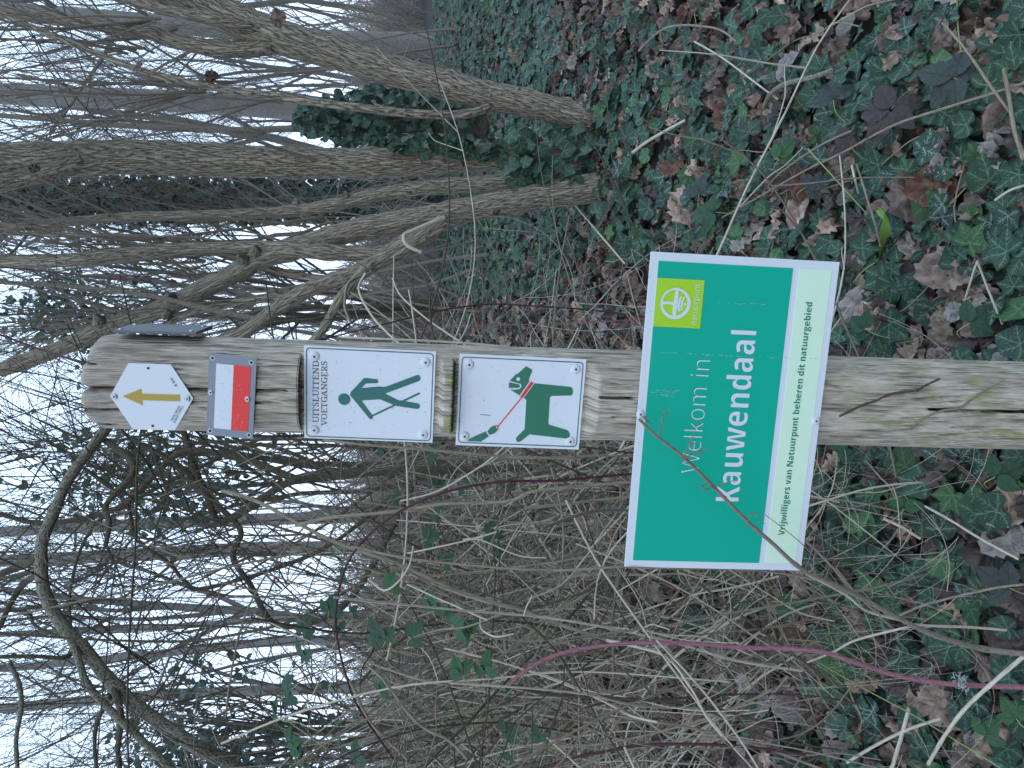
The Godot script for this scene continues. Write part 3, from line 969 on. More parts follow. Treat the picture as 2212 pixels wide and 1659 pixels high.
func make_post() -> void:
	post_frame = Transform3D(Basis(Vector3(0.9696, -0.0226, 0.2437), Vector3(0.0418, 0.9964, -0.074), Vector3(-0.2411, 0.0819, 0.967)).orthonormalized(), Vector3(-0.0168, 1.3428, -1.222))
	var rows := []
	var y := 0.424
	while y > 0.106:
		rows.append([y, y, 0.0225])
		y -= 0.004
	rows.append([0.105, 0.105, 0.0225])
	rows.append([0.1049, 0.126, -0.003])
	y = 0.098
	while y > -0.106:
		rows.append([y, y, -0.003])
		y -= 0.006
	rows.append_array([[-0.107, -0.107, -0.003], [-0.1125, -0.1125, 0.012], [-0.115, -0.115, 0.0185], [-0.120, -0.120, 0.020], [-0.126, -0.126, 0.0205], [-0.132, -0.132, 0.0205], [-0.1335, -0.121, -0.003]])
	y = -0.137
	while y > -0.342:
		rows.append([y, y, -0.003])
		y -= 0.006
	rows.append_array([[-0.343, -0.343, -0.003], [-0.350, -0.350, 0.010], [-0.357, -0.357, 0.0225]])
	y = -0.361
	while y > -1.45:
		rows.append([y, y, 0.0225])
		y -= 0.006
	var g := Geo.new()
	var angs := []
	for k in 131:
		angs.append(lerpf(-1.25, 1.25, k / 130.0))       # the front, from left to right
	for k in range(1, 36):
		angs.append(lerpf(1.25, TAU - 1.25, k / 36.0))
	var m := angs.size()
	var base := Vector3(post_axis_x(-1.45), -1.45, AXIS_Z)
	var last := rows.size() - 1
	for r in rows.size() :
		var row: Array = rows[r]
		for k in m + 1:
			var a: float = angs[k % m]
			var yy: float = row[0]
			var rad := RADIUS * (1.0 + 0.022 * nz.get_noise_2d(a * 30.0, yy * 60.0) + 0.012 * nz.get_noise_2d(a * 160.0, yy * 45.0) + 0.008 * nz.get_noise_2d(a * 500.0, yy * 60.0))
			if yy > 0.385:
				var e := clampf((yy - 0.385) / 0.04, 0, 1)
				var rag := 0.5 + 0.5 * nz.get_noise_2d(a * 55.0, 40.0)
				rad *= 1.0 - (0.03 + 0.11 * rag) * e * e * e
			var x := sin(a) * rad
			var z := cos(a) * rad + AXIS_Z
			var limit: float = row[2]
			if z > limit:
				var rough := 0.0012 * nz.get_noise_2d(x * 900.0, yy * 90.0)
				z = limit + rough + (z - limit) * (0.06 if limit > 0.0 else 0.0)
				yy = row[1] + (0.0015 * nz.get_noise_2d(x * 1400.0, 7.0) if row[1] != row[0] else 0.0)
			if cos(a) > 0.2:
				for c in cracks:
					if yy < c[2] and yy > c[3]:
						var f: float = (c[2] - yy) / (c[2] - c[3])
						var cx: float = lerpf(c[0], c[1], f) + 0.0022 * nz.get_noise_1d(yy * 260.0 + c[0] * 999.0)
						var hw: float = lerpf(c[4], c[5], sqrt(f)) * clampf((yy - c[3]) * 60.0, 0, 1) + 0.0002
						var q := absf(x - cx) / hw
						if q < 1.6:
							z -= c[6] * (1.0 - smoothstep(0.5, 1.6, q))
			if r == 0:
				yy += 0.008 * nz.get_noise_2d(x * 1500.0, z * 300.0) - 0.012 * smoothstep(0.035, 0.075, absf(x))
			g.v.append(Vector3(x + post_axis_x(yy), yy, z) - base)
			g.t.append(Vector2(fposmod(a / TAU + 0.5, 1.0) if k < m else 1.0, (0.43 - yy) / 1.9))
	for r in last:
		for k in m:
			var b := r * (m + 1) + k
			if absf(g.t[b].x - g.t[b + 1].x) > 0.5:
				continue
			g.i.append_array([b, b + 1, b + m + 1, b + 1, b + m + 2, b + m + 1])
	# close the small seam at the back, and the split top
	for r in last:
		for k in m:
			var b := r * (m + 1) + k
			if absf(g.t[b].x - g.t[b + 1].x) > 0.5:
				g.i.append_array([b, b + 1, b + m + 1, b + 1, b + m + 2, b + m + 1])
	var c0 := g.v.size()
	g.v.append(Vector3(post_axis_x(0.43), 0.428, AXIS_Z) - base)
	g.t.append(Vector2(0.5, 0.0))
	for k in m:
		g.i.append_array([c0, k + 1, k])
	g.smooth_normals()
	var tex := post_image()
	var mat := StandardMaterial3D.new()
	mat.albedo_texture = tex[0]
	mat.normal_enabled = true
	mat.normal_texture = tex[1]
	mat.normal_scale = 1.0
	mat.roughness = 0.9
	mat.metallic_specular = 0.25
	var o := thing("wooden_post", "weathered round wooden post, notched and cracked, carrying all the signs", "post")
	o.transform = post_frame * Transform3D(Basis.IDENTITY, base)
	part("pole", g.mesh(), mat, o)

func on_post(vx: float, vy: float, off: float) -> Vector3:
	var n := post_frame.basis.z
	var r := ray(vx, vy)
	var t := (post_frame.origin + n * off - EYE).dot(n) / r.dot(n)
	return EYE + r * t


# ------------------------------------------------------------------ the signs (millimetres on the sign's own face)
func mm(pts: Array, k := 1.0) -> PackedVector2Array:
	var o := PackedVector2Array()
	for j in range(0, pts.size(), 2):
		o.append(Vector2(pts[j], pts[j + 1]) * 0.001 * k)
	return o

func flat(called: String, poly: PackedVector2Array, z0: float, z1: float, m: Material, parent: Node3D) -> MeshInstance3D:
	var g := Geo.new()
	g.prism(poly, z0, z1)
	return part(called, g.mesh(), m, parent)

func box2(x0: float, y0: float, x1: float, y1: float, k := 1.0) -> PackedVector2Array:
	return mm([x0, y0, x1, y0, x1, y1, x0, y1], k)

func round_box(hx: float, hy: float, r: float) -> PackedVector2Array:
	var o := PackedVector2Array()
	for c in 4:
		var cx: float = (hx - r) * (1 if c == 0 or c == 3 else -1)
		var cy: float = (hy - r) * (1 if c < 2 else -1)
		for s in 6:
			var a := PI / 2 * (c + s / 5.0)
			o.append(Vector2(cx + cos(a) * r, cy + sin(a) * r) * 0.001)
	return o

func ring_strip(outer: PackedVector2Array, inner: PackedVector2Array, z: float) -> Geo:
	var g := Geo.new()
	var m := outer.size()
	for k in m:
		var k2 := (k + 1) % m
		var a := Vector3(outer[k].x, outer[k].y, z)
		var b := Vector3(outer[k2].x, outer[k2].y, z)
		var c := Vector3(inner[k2].x, inner[k2].y, z)
		var d := Vector3(inner[k].x, inner[k].y, z)
		g.quad(d, c, b, a)
		for s in 4:
			g.n[g.n.size() - 1 - s] = Vector3(0, 0, 1)
	return g

func circle(cx: float, cy: float, rx: float, ry: float, n := 24) -> PackedVector2Array:
	var o := PackedVector2Array()
	for k in n:
		var a := TAU * k / n
		o.append(Vector2(cx + cos(a) * rx, cy + sin(a) * ry) * 0.001)
	return o

func bar(a: Vector2, b: Vector2, w: float, k := 1.0) -> PackedVector2Array:   # a thick line
	var s := (b - a).normalized().orthogonal() * w / 2
	return mm([a.x + s.x, a.y + s.y, b.x + s.x, b.y + s.y, b.x - s.x, b.y - s.y, a.x - s.x, a.y - s.y], k)

func thick(pts: Array, ws: Array, k := 1.0) -> PackedVector2Array:   # a thick polyline
	var up := []
	var low := []
	for j in pts.size():
		var d: Vector2 = (pts[mini(j + 1, pts.size() - 1)] - pts[maxi(j - 1, 0)]).normalized().orthogonal() * ws[j] / 2
		up.append(pts[j] + d)
		low.push_front(pts[j] - d)
	var o := PackedVector2Array()
	for q: Vector2 in up + low:
		o.append(q * 0.001 * k)
	return o

func lettering(called: String, words: String, face: String, weight: int, thin: float, x: float, y: float, width: float, cap: float, z: float, m: Material, parent: Node3D, turn := 0.0) -> void:
	var f := SystemFont.new()
	f.font_names = PackedStringArray([face])
	f.font_weight = weight
	var v := FontVariation.new()
	v.base_font = f
	v.variation_embolden = thin
	var make := func(s: String) -> TextMesh:
		var t := TextMesh.new()
		t.font = v
		t.text = s
		t.font_size = 64
		t.pixel_size = 0.001
		t.depth = 0.0
		t.curve_step = 0.8
		t.horizontal_alignment = HORIZONTAL_ALIGNMENT_LEFT
		t.vertical_alignment = VERTICAL_ALIGNMENT_BOTTOM
		return t
	var h: AABB = make.call("H").get_aabb()
	var t: TextMesh = make.call(words)
	var b := t.get_aabb()
	var sx := width * 0.001 / b.size.x
	var sy := cap * 0.001 / h.size.y
	var holder := part(called, t, m, parent)
	var turned := Basis(Vector3(0, 0, 1), deg_to_rad(turn))
	holder.transform = Transform3D(turned * Basis.from_scale(Vector3(sx, sy, 1)), Vector3(x, y, 0) * 0.001 + Vector3(0, 0, z) - turned * Vector3(b.position.x * sx, h.position.y * sy, 0))

func screw(parent: Node3D, x: float, y: float, r: float, rise: float, m: Material, star: float, z := 0.0, points := 6) -> void:
	var g := Geo.new()
	g.lathe([Vector2(r * 0.001, 0.0), Vector2(r * 0.00097, rise * 0.0004), Vector2(r * 0.0008, rise * 0.00075), Vector2(r * 0.0005, rise * 0.00095), Vector2(0.0, rise * 0.001)], 20)
	for k in g.n.size():
		if g.n[k].z < 0:
			g.n[k] = -g.n[k]
	var s := part("screw", g.mesh(), m, parent, Vector3(x * 0.001, y * 0.001, z))
	var p := PackedVector2Array()
	for k in points * 2:
		var a := TAU * k / (points * 2) + 0.3
		p.append(Vector2(cos(a), sin(a)) * star * 0.001 * (1.0 if k % 2 == 0 else 0.62))
	flat("recess", p, rise * 0.00085, rise * 0.00104, M.hole, s)

func sign_at(called: String, label: String, local: Vector3, roll: float) -> Node3D:
	var o := thing(called, label, "sign")
	o.transform = post_frame * Transform3D(Basis(Vector3(0, 0, 1), deg_to_rad(roll)), local)
	return o

func make_signs() -> void:
	var S := 0.0006
	# hexagon with the arrow
	var o := sign_at("hexagon_sign", "white hexagonal route sign with a yellow arrow pointing up, topmost on the post", Vector3(-0.0106, 0.3205, 0.0262), 0.7)
	flat("plate", mm([0, 60.6, 51.3, 30.6, 51.3, -30.8, 0, -60.6, -51.2, -30.8, -51.2, 30.6]), -0.0025, 0.0, M.white, o)
	flat("arrow", mm([0.6, 42.3, 12.9, 14.6, 5.3, 14.3, 5.2, -41.5, -4.8, -41.0, -4.8, 14.1, -12.7, 14.1]), 0, S, M.yellow, o)
	screw(o, -0.3, 54.0, 4.6, 2.2, M.steel, 1.8)
	screw(o, -0.5, -52.5, 4.6, 2.2, M.steel, 1.8)
	for s in [[44.8, 2.3], [-44.8, 1.4]]:
		flat("hole", circle(s[0], s[1], 1.9, 1.9, 14), 0, S, M.hole, o)
	lettering("lettering", "TRAGE WEGEN", "Droid Sans", 400, 0.0, -37.4, -27.9, 27.4, 3.3, S, M.ink, o, -28.8)
	lettering("lettering", "VANUIT TIVOLI", "Droid Sans", 400, 0.0, -40.2, -31.8, 30.5, 3.3, S, M.ink, o, -27.8)
	lettering("lettering", "6 km", "Droid Sans", 400, 0.3, 19.4, -38.6, 14.4, 4.2, S, M.ink, o, 28.5)
	# grey plate with the white and red stripes
	o = sign_at("trail_marker", "grey plate with a white stripe over a red stripe, below the hexagonal sign", Vector3(-0.0046, 0.2033, 0.0275), -3.9)
	flat("plate", box2(-63.8, -34.8, 63.8, 34.8), -0.003, 0, M.grey_plate, o)
	flat("white_stripe", box2(-52.0, -1.8, 49.5, 23.6), 0, S, M.white, o)
	flat("red_stripe", box2(-52.0, -27.0, 49.5, -1.8), 0, S, M.stripe_red, o)
	screw(o, 3.4, 30.2, 4.3, 1.6, M.steel, 2.0, 0.0, 4)
	screw(o, -0.8, -24.2, 4.3, 1.6, M.steel, 2.0, S, 4)
	for s in [[57, 29.3], [56.6, -27.2], [-56.9, 29], [-57.6, -28.9]]:
		flat("eyelet", circle(s[0], s[1], 3.6, 3.6, 16), 0, S, M.rivet, o)
		flat("hole", circle(s[0], s[1], 2.2, 2.2, 14), S, S * 1.6, M.hole, o)
	var g := Geo.new()
	for k in 60:      # rain drops and blisters on the foil
		var p := Vector2(rng.randf_range(-50, 48), rng.randf_range(-25, 22))
		var r := rng.randf_range(0.4, 1.5)
		var k0 := g.v.size()
		g.lathe([Vector2(r, 0), Vector2(r * 0.75, 0.35 * r), Vector2(0, 0.45 * r)], 8)
		for q in range(k0, g.v.size()):
			g.v[q] = Vector3(g.v[q].x + p.x, g.v[q].y + p.y, g.v[q].z) * 0.001 + Vector3(0, 0, S)
			g.n[q].z = absf(g.n[q].z)
	var drop := plain(0.9, 0.9, 0.9, 0.05)
	drop.transparency = BaseMaterial3D.TRANSPARENCY_ALPHA
	drop.albedo_color.a = 0.12
	var dr := part("raindrops", g.mesh(), drop, o)
	dr.set_meta("kind", "stuff")
	# the plate screwed to the right side of the post
	o = sign_at("side_plate", "dark grey plate seen almost edge-on, screwed to the right side of the post top", Vector3(0.0795, 0.327, -0.052), 1.2)
	o.rotate_object_local(Vector3.UP, deg_to_rad(92))
	flat("plate", box2(-38, -62, 38, 62), -0.002, 0.002, M.side_plate, o)
	for s in [[26, 54], [26, -52], [-28, 54], [-28, -52]]:
		screw(o, s[0], s[1], 3.6, 1.8, M.steel, 1.4, 0.002, 4)
	# walkers only
	o = sign_at("walkers_sign", "white sign with green walking figure under two lines of capitals, in the upper notch", Vector3(-0.0007, -0.0003, 0.0), -0.1)
	flat("plate", box2(-74.2, -100.6, 74.2, 100.6), -0.0028, 0, M.white2, o)
	part("border", ring_strip(round_box(71.6, 97.6, 6), round_box(70.2, 96.2, 4.8), S).mesh(), M.border, o)
	lettering("lettering", "UITSLUITEND", "Droid Serif", 400, 0.0, -47.9, 78.2, 99.0, 9.2, S, M.ink, o)
	lettering("lettering", "VOETGANGERS", "Droid Serif", 400, 0.0, -52.6, 65.4, 103.6, 9.0, S, M.ink, o)
	var man := mm([0.5, 30.1, 4.7, 28.5, 27.2, 9.1, 27.6, 7.4, 26.2, -11.4, 24.2, -12.8, 21.9, -12.9, 20.2, -11.8, 18.6, 6.2, 11.0, 12.7, 14.7, -14.4, 14.4, -20.8, 15.0, -25.1, 35.9, -72.9, 35.7, -76.1, 31.7, -78.4, 28.0, -77.8, 26.2, -75.7, 3.7, -23.9, -6.3, -45.5, -6.8, -50.9, -7.3, -55.6, -9.9, -75.4, -12.0, -78.3, -15.4, -78.9, -18.1, -77.4, -19.2, -74.9, -15.8, -44.3, -13.9, -37.1, -5.8, -16.5, -8.6, 10.1, -10.0, 11.5, -31.7, -4.4, -35.8, -6.1, -38.6, -4.5, -39.2, -2.8, -38.2, -0.6, -4.7, 27.2, -2.5, 29.3])
	flat("walking_figure", man, 0, S, M.teal, o)
	flat("figure_head", circle(-8.1, 39.0, 9.4, 9.4), 0, S, M.teal, o)
	flat("walking_stick", mm([-32.5, -3.4, -34.3, -5.9, 5.6, -78.6, 8.2, -77.0]), 0, S * 0.8, M.teal, o)
	for s in [[58.1, 84.4], [-60.1, 84.8], [56.8, -85.6], [-61.1, -85.4]]:
		screw(o, s[0], s[1], 7.6, 3.4, M.rivet, 2.3, 0.0)
	specks(o, 90, 70, 96, 31)
	# dogs on the lead
	o = sign_at("dog_sign", "white sign with a green dog on a red lead, in the lower notch", Vector3(-0.003, -0.2373, 0.0), -0.1)
	flat("plate", box2(-74.6, -99.6, 74.6, 99.6), -0.0028, 0, M.white2, o)
	part("border", ring_strip(round_box(70.4, 95.8, 6), round_box(69.0, 94.4, 4.8), S).mesh(), M.border, o)
	flat("dog_body", mm([32.7, -20.3, 29.3, -78.1, 27.2, -81.2, 22.3, -82.5, 17.8, -81.9, 15.4, -79.6, 13.5, -49.4, 11.7, -46.8, 9.7, -46.3, -31.4, -46.8, -34.4, -48.2, -42.0, -77.5, -44.6, -81.1, -49.1, -82.9, -53.7, -82.8, -56.5, -77.6, -51.8, -18.2, -63.8, -4.8, -65.5, -1.0, -64.7, 2.0, -60.6, 3.7, -57.0, 2.4, -43.8, -9.4, 3.9, -9.0, 6.4, -7.5, 8.2, -4.9]), 0, S, M.dog, o)
	flat("dog_head", mm([59.7, -5.3, 54.0, -15.5, 38.6, -10.8, 34.8, -11.8, 12.2, 2.0, 21.0, 17.9, 20.7, 10.7, 22.2, 3.1, 25.8, -0.1, 30.7, 1.2, 32.4, 7.5, 35.1, 19.1, 46.0, 10.2, 47.1, 6.9]), 0, S, M.dog, o)
	flat("dog_jaw", mm([32.7, 20.1, 30.0, 4.5, 27.7, 2.2, 25.2, 2.8, 24.0, 7.0, 23.6, 20.0]), 0, S, M.dog, o)
	flat("dog_eye", circle(38.5, 5.9, 2.9, 2.9, 18), S, S * 1.5, M.white2, o)
	flat("collar", mm([35.7, -14.8, 32.9, -18.8, 7.3, -2.6, 9.4, 1.2]), 0, S * 1.3, M.red, o)
	flat("lead", bar(Vector2(7.7, -0.8), Vector2(-40.4, 33.2), 1.9), 0, S, M.red, o)
	flat("lead_loop", bar(Vector2(-39.1, 37.4), Vector2(-40.9, 32.6), 1.6), 0, S * 1.2, M.red, o)
	flat("lead_loop", bar(Vector2(-40.0, 33.4), Vector2(-46.8, 33.6), 1.8), 0, S * 1.4, M.red, o)
	flat("hand", mm([-42.7, 45.4, -39.1, 38.3, -43.3, 35.7, -47.8, 34.0, -52.6, 38.6, -55.1, 45.3, -52.5, 48.3, -50.0, 49.9]), 0, S, M.dog, o)
	flat("arm", mm([-49.4, 51.9, -53.1, 51.2, -57.3, 46.8, -67.2, 59.3, -67.2, 81.1, -62.6, 77.0]), 0, S, M.dog, o)
	for s in [[58.2, 83.9], [58.8, -84.0], [-59.0, 85.7], [-61.0, -84.6]]:
		screw(o, s[0], s[1], 7.6, 3.4, M.rivet, 2.3, 0.0)
	flat("smudge", bar(Vector2(-22, 63), Vector2(-23, 46), 1.1), 0, S * 0.8, plain(0.25, 0.25, 0.25, 0.8), o)
	specks(o, 80, 70, 95, 32)
	# the welcome board
	o = thing("welcome_board", "large green and white welcome board, lowest sign on the post", "sign")
	var wb := Basis.from_euler(Vector3(deg_to_rad(-4.13), deg_to_rad(-10.09), deg_to_rad(-1.65)), EULER_ORDER_YXZ)
	o.transform = Transform3D(wb, Vector3(-0.054, 0.782, -1.1485))
	var K := 0.949
	flat("plate", box2(-264.9, -155.5, 264.9, 155.5, K), -0.003, 0, M.white2, o)
	flat("green_panel", box2(-252.7, -79.3, 251.1, 142.2, K), 0, S, M.welcome, o)
	flat("pale_strip", box2(-252.0, -144.0, 251.2, -90.0, K), 0, S, M.strip, o)
	var logo := flat("logo_square", box2(146.6, 64.8, 224.3, 142.2, K), S, S * 2, M.lime, o)
	var z := S * 3
	var ring := []
	for k in 41:
		var a := TAU * k / 40
		ring.append(Vector2(185.3 + cos(a) * 22.8, 109.4 + sin(a) * 22.4))
	var wide := []
	for k in 41:
		wide.append(4.6 + 1.3 * sin(TAU * k / 40.0 - 2.2) + 0.35 * nz.get_noise_1d(k * 37.0))
	var outer := PackedVector2Array()
	var inner := PackedVector2Array()
	for k in 40:
		var c := Vector2(185.3, 109.4)
		var d: Vector2 = (ring[k] - c).normalized()
		outer.append((ring[k] + d * wide[k] / 2) * 0.001 * K)
		inner.append((ring[k] - d * wide[k] / 2) * 0.001 * K)
	part("emblem", ring_strip(outer, inner, z).mesh(), M.white, logo)
	flat("emblem", thick([Vector2(160.0, 108.6), Vector2(172, 109.6), Vector2(186, 108.6), Vector2(200, 108.2), Vector2(210.5, 107.6)], [3.2, 6.2, 7.0, 5.6, 3.4], K), 0, z + 0.0001, M.white, logo)
	flat("emblem", thick([Vector2(184.8, 131), Vector2(185.4, 120), Vector2(184.6, 111)], [4.6, 4.2, 5.0], K), 0, z + 0.0002, M.white, logo)
	flat("emblem", thick([Vector2(172.6, 101.5), Vector2(178, 103.4), Vector2(185, 103.2), Vector2(192, 102.2), Vector2(197, 99.6)], [2.0, 3.0, 3.2, 2.8, 1.4], K), 0, z, M.white, logo)
	flat("emblem", thick([Vector2(174.2, 97.6), Vector2(180, 98.9), Vector2(186, 98.4), Vector2(191, 97.6), Vector2(195.8, 95.6)], [2.2, 3.0, 3.0, 2.6, 1.4], K), 0, z, M.white, logo)
	flat("emblem", circle(184.6 * K, 93.2 * K, 1.9, 1.9, 14), 0, z, M.white, logo)
	lettering("lettering", "natuurpunt", "Droid Sans", 400, -0.2, 152.6 * K, 72.0 * K, 65.4 * K, 8.6 * K, z, M.white, logo)
	lettering("lettering", "Welkom in", "Droid Sans", 400, -0.75, -96.0 * K, 44.6 * K, 191.0 * K, 28.5 * K, S * 2, M.white2, o, -0.6)
	lettering("lettering", "Kauwendaal", "Droid Sans", 700, -0.25, -143.0 * K, -30.4 * K, 290.0 * K, 39.5 * K, S * 2, M.white2, o, 0.2)
	lettering("lettering", "Vrijwilligers van Natuurpunt beheren dit natuurgebied", "Droid Sans", 700, -0.2, -201.0 * K, -117.8 * K, 399.0 * K, 10.6 * K, S * 2, M.text_green, o)
	screw(o, 1.3 * K, 150.4 * K, 6.8, 3.0, M.rivet, 2.0)
	screw(o, 1.1 * K, -148.8 * K, 6.8, 3.0, M.rivet, 2.0)
	# scratches in the paint
	g = Geo.new()
	for k in 26:
		var p := Vector2(rng.randf_range(30, 44), rng.randf_range(95, 134))
		var q := p + Vector2(rng.randf_range(-1, 1), rng.randf_range(-9, 9))
		g.prism(bar(p, q, rng.randf_range(0.2, 0.6), K), S, S * 1.6)
	for k in 60:
		var p := Vector2(105 + rng.randf_range(-1.5, 1.5), rng.randf_range(-150, 125))
		g.prism(bar(p, p + Vector2(rng.randf_range(-0.6, 0.6), rng.randf_range(1, 5)), rng.randf_range(0.2, 0.7), K), S, S * 1.6)
	for k in 14:
		var p := Vector2(190 + rng.randf_range(-1.5, 1.5), rng.randf_range(-50, 54))
		g.prism(bar(p, p + Vector2(rng.randf_range(-0.6, 0.6), rng.randf_range(1, 6)), rng.randf_range(0.2, 0.6), K), S, S * 1.6)
	part("scratches", g.mesh(), M.scuff, o).set_meta("kind", "stuff")
	specks(o, 60, 250, 150, 33)

# dirt specks on a sign face
func specks(o: Node3D, count: int, hx: float, hy: float, sd: int) -> void:
	var r := RandomNumberGenerator.new()
	r.seed = sd
	var g := Geo.new()
	for k in count:
		var w := r.randf_range(0.25, 0.75)
		g.prism(circle(r.randf_range(-hx, hx), r.randf_range(-hy, hy), w, w * r.randf_range(0.6, 1.0), 6), 0.0, 0.0007)
	part("dirt_specks", g.mesh(), plain(0.22, 0.23, 0.25, 0.9), o).set_meta("kind", "stuff")


# ------------------------------------------------------------------ leaves on the ground
func lying(p: Vector3, size: float, tilt: float, face := 0.0) -> Transform3D:
	# face leans the leaf towards the viewer
	var b := Basis(Vector3.RIGHT, face) * Basis(Vector3(rng.randf_range(-1, 1), 0, rng.randf_range(-1, 1)).normalized(), rng.randf() * tilt) * Basis(Vector3.UP, rng.randf() * TAU)
	return Transform3D(b.scaled(Vector3.ONE * size), p)

func make_leaves() -> void:
	var ground: Node3D = M.ground
	# --- fallen leaves
	var all := []
	for k in 7200:
		var d := 1.15 + 3.2 * pow(rng.randf(), 0.75)
		var x := rng.randf_range(-1, 1) * (0.53 * d + 0.15)
		all.append([d, x])
	for k in 9000:
		var d := 4.3 + 6.0 * rng.randf()
		all.append([d, rng.randf_range(-1, 1) * (0.53 * d + 0.15)])
	all.sort_custom(func(p, q): return p[0] < q[0])
	var heap := {}
	var made := 0
	for e in all:
		var d: float = e[0]
		var x: float = e[1]
		var patch := nz.get_noise_2d(x * 30.0 + 77, d * 30.0)
		if patch < -0.25 and d > 3.0 and rng.randf() < 0.5:
			continue
		var z := -d
		var size := rng.randf_range(0.05, 0.118) * (0.8 if rng.randf() < 0.3 else 1.0)
		var y := gy(x, z) + rng.randf_range(0.004, 0.045)
		var km := rng.randi_range(0, 5)
		if km == 0 and rng.randf() < 0.5:
			km = 4
		var roll := rng.randf()
		var kt := 1 if roll < 0.30 else (2 if roll < 0.54 else (0 if roll < 0.74 else (3 if roll < 0.86 else (4 if roll < 0.96 else 5))))
		if x < 0.15 * d - 0.2 and d < 1.9 and x > -0.45 * d and rng.randf() < 0.5:
			kt = 2
		var xf := lying(Vector3(x, y, z), size, 0.75, 0.2)
		var shade := rng.randf_range(0.7, 1.3)
		if made < 300 and d > 1.25:
			var lf := part("fallen_leaf", M.dead_mesh[km], M.dead[kt], ground)
			lf.transform = xf
			made += 1
		else:
			var key := km * 10 + kt
			if not heap.has(key):
				heap[key] = [[], []]
			heap[key][0].append(xf)
			heap[key][1].append(Color(shade, shade * rng.randf_range(0.94, 1.04), shade * rng.randf_range(0.9, 1.06)))
	for key in heap:
		scatter("leaf_litter", M.dead_mesh[key / 10], M.dead[key % 10], heap[key][0], heap[key][1], ground)
	# --- ivy
	var cover := thing("ivy_ground_cover", "dark green ivy carpet with pale leaf veins spreading over the wood floor", "ivy", Vector3(0, 0, -2.5))
	var base := cover.position
	var hand := [[2106, 376, 72], [2140, 405, 62], [2166, 457, 66], [2148, 519, 70], [2080, 508, 62], [2034, 470, 60], [2005, 494, 54], [1948, 628, 58], [1985, 612, 54], [2123, 587, 56], [2038, 246, 62], [2046, 293, 52], [2082, 285, 48], [2003, 312, 62], [2106, 226, 56], [2168, 116, 68], [2013, 87, 62], [2040, 45, 66], [1960, 128, 64], [1898, 173, 58], [1855, 134, 48], [1954, 62, 46], [1848, 1184, 56], [1888, 1210, 62], [1972, 1225, 68], [2028, 1144, 62], [2143, 1128, 62], [2148, 1194, 66], [2065, 1225, 56], [2078, 1287, 60], [1862, 538, 62], [1795, 520, 54], [1770, 480, 50], [1829, 615, 48], [2200, 560, 60], [2190, 620, 56], [1560, 1500, 44], [1640, 1300, 46], [1810, 1500, 56], [1835, 1540, 52], [1985, 1640, 54], [2110, 1520, 58], [2180, 1465, 60], [1930, 1250, 50], [2010, 1290, 52], [1905, 1280, 54], [1500, 300, 40], [1525, 345, 42], [1610, 305, 44], [1675, 370, 46], [1560, 390, 40], [2105, 800, 46], [2112, 972, 48], [2060, 985, 44]]
	made = 0
	for h in hand:
		var p := on_ground(h[0], h[1], 0.055)
		var size: float = px(h[2], -p.z + 0.25) * 2.0 / 1.35
		var lf := part("ivy_leaf", M.ivy_mesh[made % 3], M.ivy[[0, 3, 1, 0][made % 4]], cover)
		var xf := lying(p, size, 0.35, 0.5)
		lf.transform = Transform3D(xf.basis, p - base)
		made += 1
	all = []
	for k in 4600:
		var d := 1.15 + 3.2 * pow(rng.randf(), 0.8)
		all.append([d, rng.randf_range(-1, 1) * (0.53 * d + 0.15)])
	for k in 26000:
		var d := 4.3 + 7.0 * rng.randf()
		all.append([d, rng.randf_range(-1, 1) * (0.53 * d + 0.15)])
	all.sort_custom(func(p, q): return p[0] < q[0])
	heap = {}
	for e in all:
		var d: float = e[0]
		var x: float = e[1]
		var dens := 0.5 + 0.5 * nz.get_noise_2d(x * 40.0 / maxf(1.0, d * 0.4), d * 40.0 / maxf(1.0, d * 0.4))
		var want := 0.33 if x > 0.0 else 0.48
		if d > 2.1 and d < 4.0:
			want += 0.07
		if d > 4.0 and d < 7.0 and x > 0.2 * d:
			want += 0.08
		if x > 0.28 * d and d > 2.3 and d < 4.2:
			want += 0.1
		if absf(x + 0.1 * d) < 0.2 * d and d < 1.7:
			want += 0.08
		if dens < want and rng.randf() < 0.88:
			continue
		var z := -d
		var size := rng.randf_range(0.032, 0.068) * (1.0 if d < 3.0 else 1.1)
		var p := Vector3(x, gy(x, z) + rng.randf_range(0.015, 0.07 if d < 4.0 else 0.09), z)
		var km := rng.randi_range(0, 2)
		var roll := rng.randf()
		var kt := 0 if roll < 0.45 else (1 if roll < 0.75 else (2 if roll < 0.85 else 3))
		var xf := lying(p, size * (1.0 if d < 3.6 else 0.68), 0.75, 0.35)
		if made < 300 and d > 1.3:
			var lf := part("ivy_leaf", M.ivy_mesh[km], M.ivy[kt], cover)
			lf.transform = Transform3D(xf.basis, p - base)
			made += 1
		else:
			var key := km * 10 + kt
			if not heap.has(key):
				heap[key] = [[], []]
			heap[key][0].append(Transform3D(xf.basis, p - base))
			var s := rng.randf_range(0.7, 1.35)
			heap[key][1].append(Color(s, s, s * rng.randf_range(0.9, 1.1)))
	for key in heap:
		scatter("ivy_mass", M.ivy_mesh[key / 10], M.ivy[key % 10], heap[key][0], heap[key][1], cover)
	for k in 34:      # runners
		var d := rng.randf_range(1.5, 3.6)
		var x := rng.randf_range(-0.5, 0.52) * d
		var dir := rng.randf() * TAU
		var pts := []
		for s in 6:
			pts.append(Vector3(x, gy(x, -d) + rng.randf_range(0.03, 0.075), -d))
			dir += rng.randf_range(-0.5, 0.5)
			x += cos(dir) * 0.09
			d += sin(dir) * 0.09
		var g := Geo.new()
		stroke(g, pts, 0.0022, 0.0014, 5, 4)
		part("runner", g.mesh(base), M.tan if k % 3 else M.green_stem, cover)
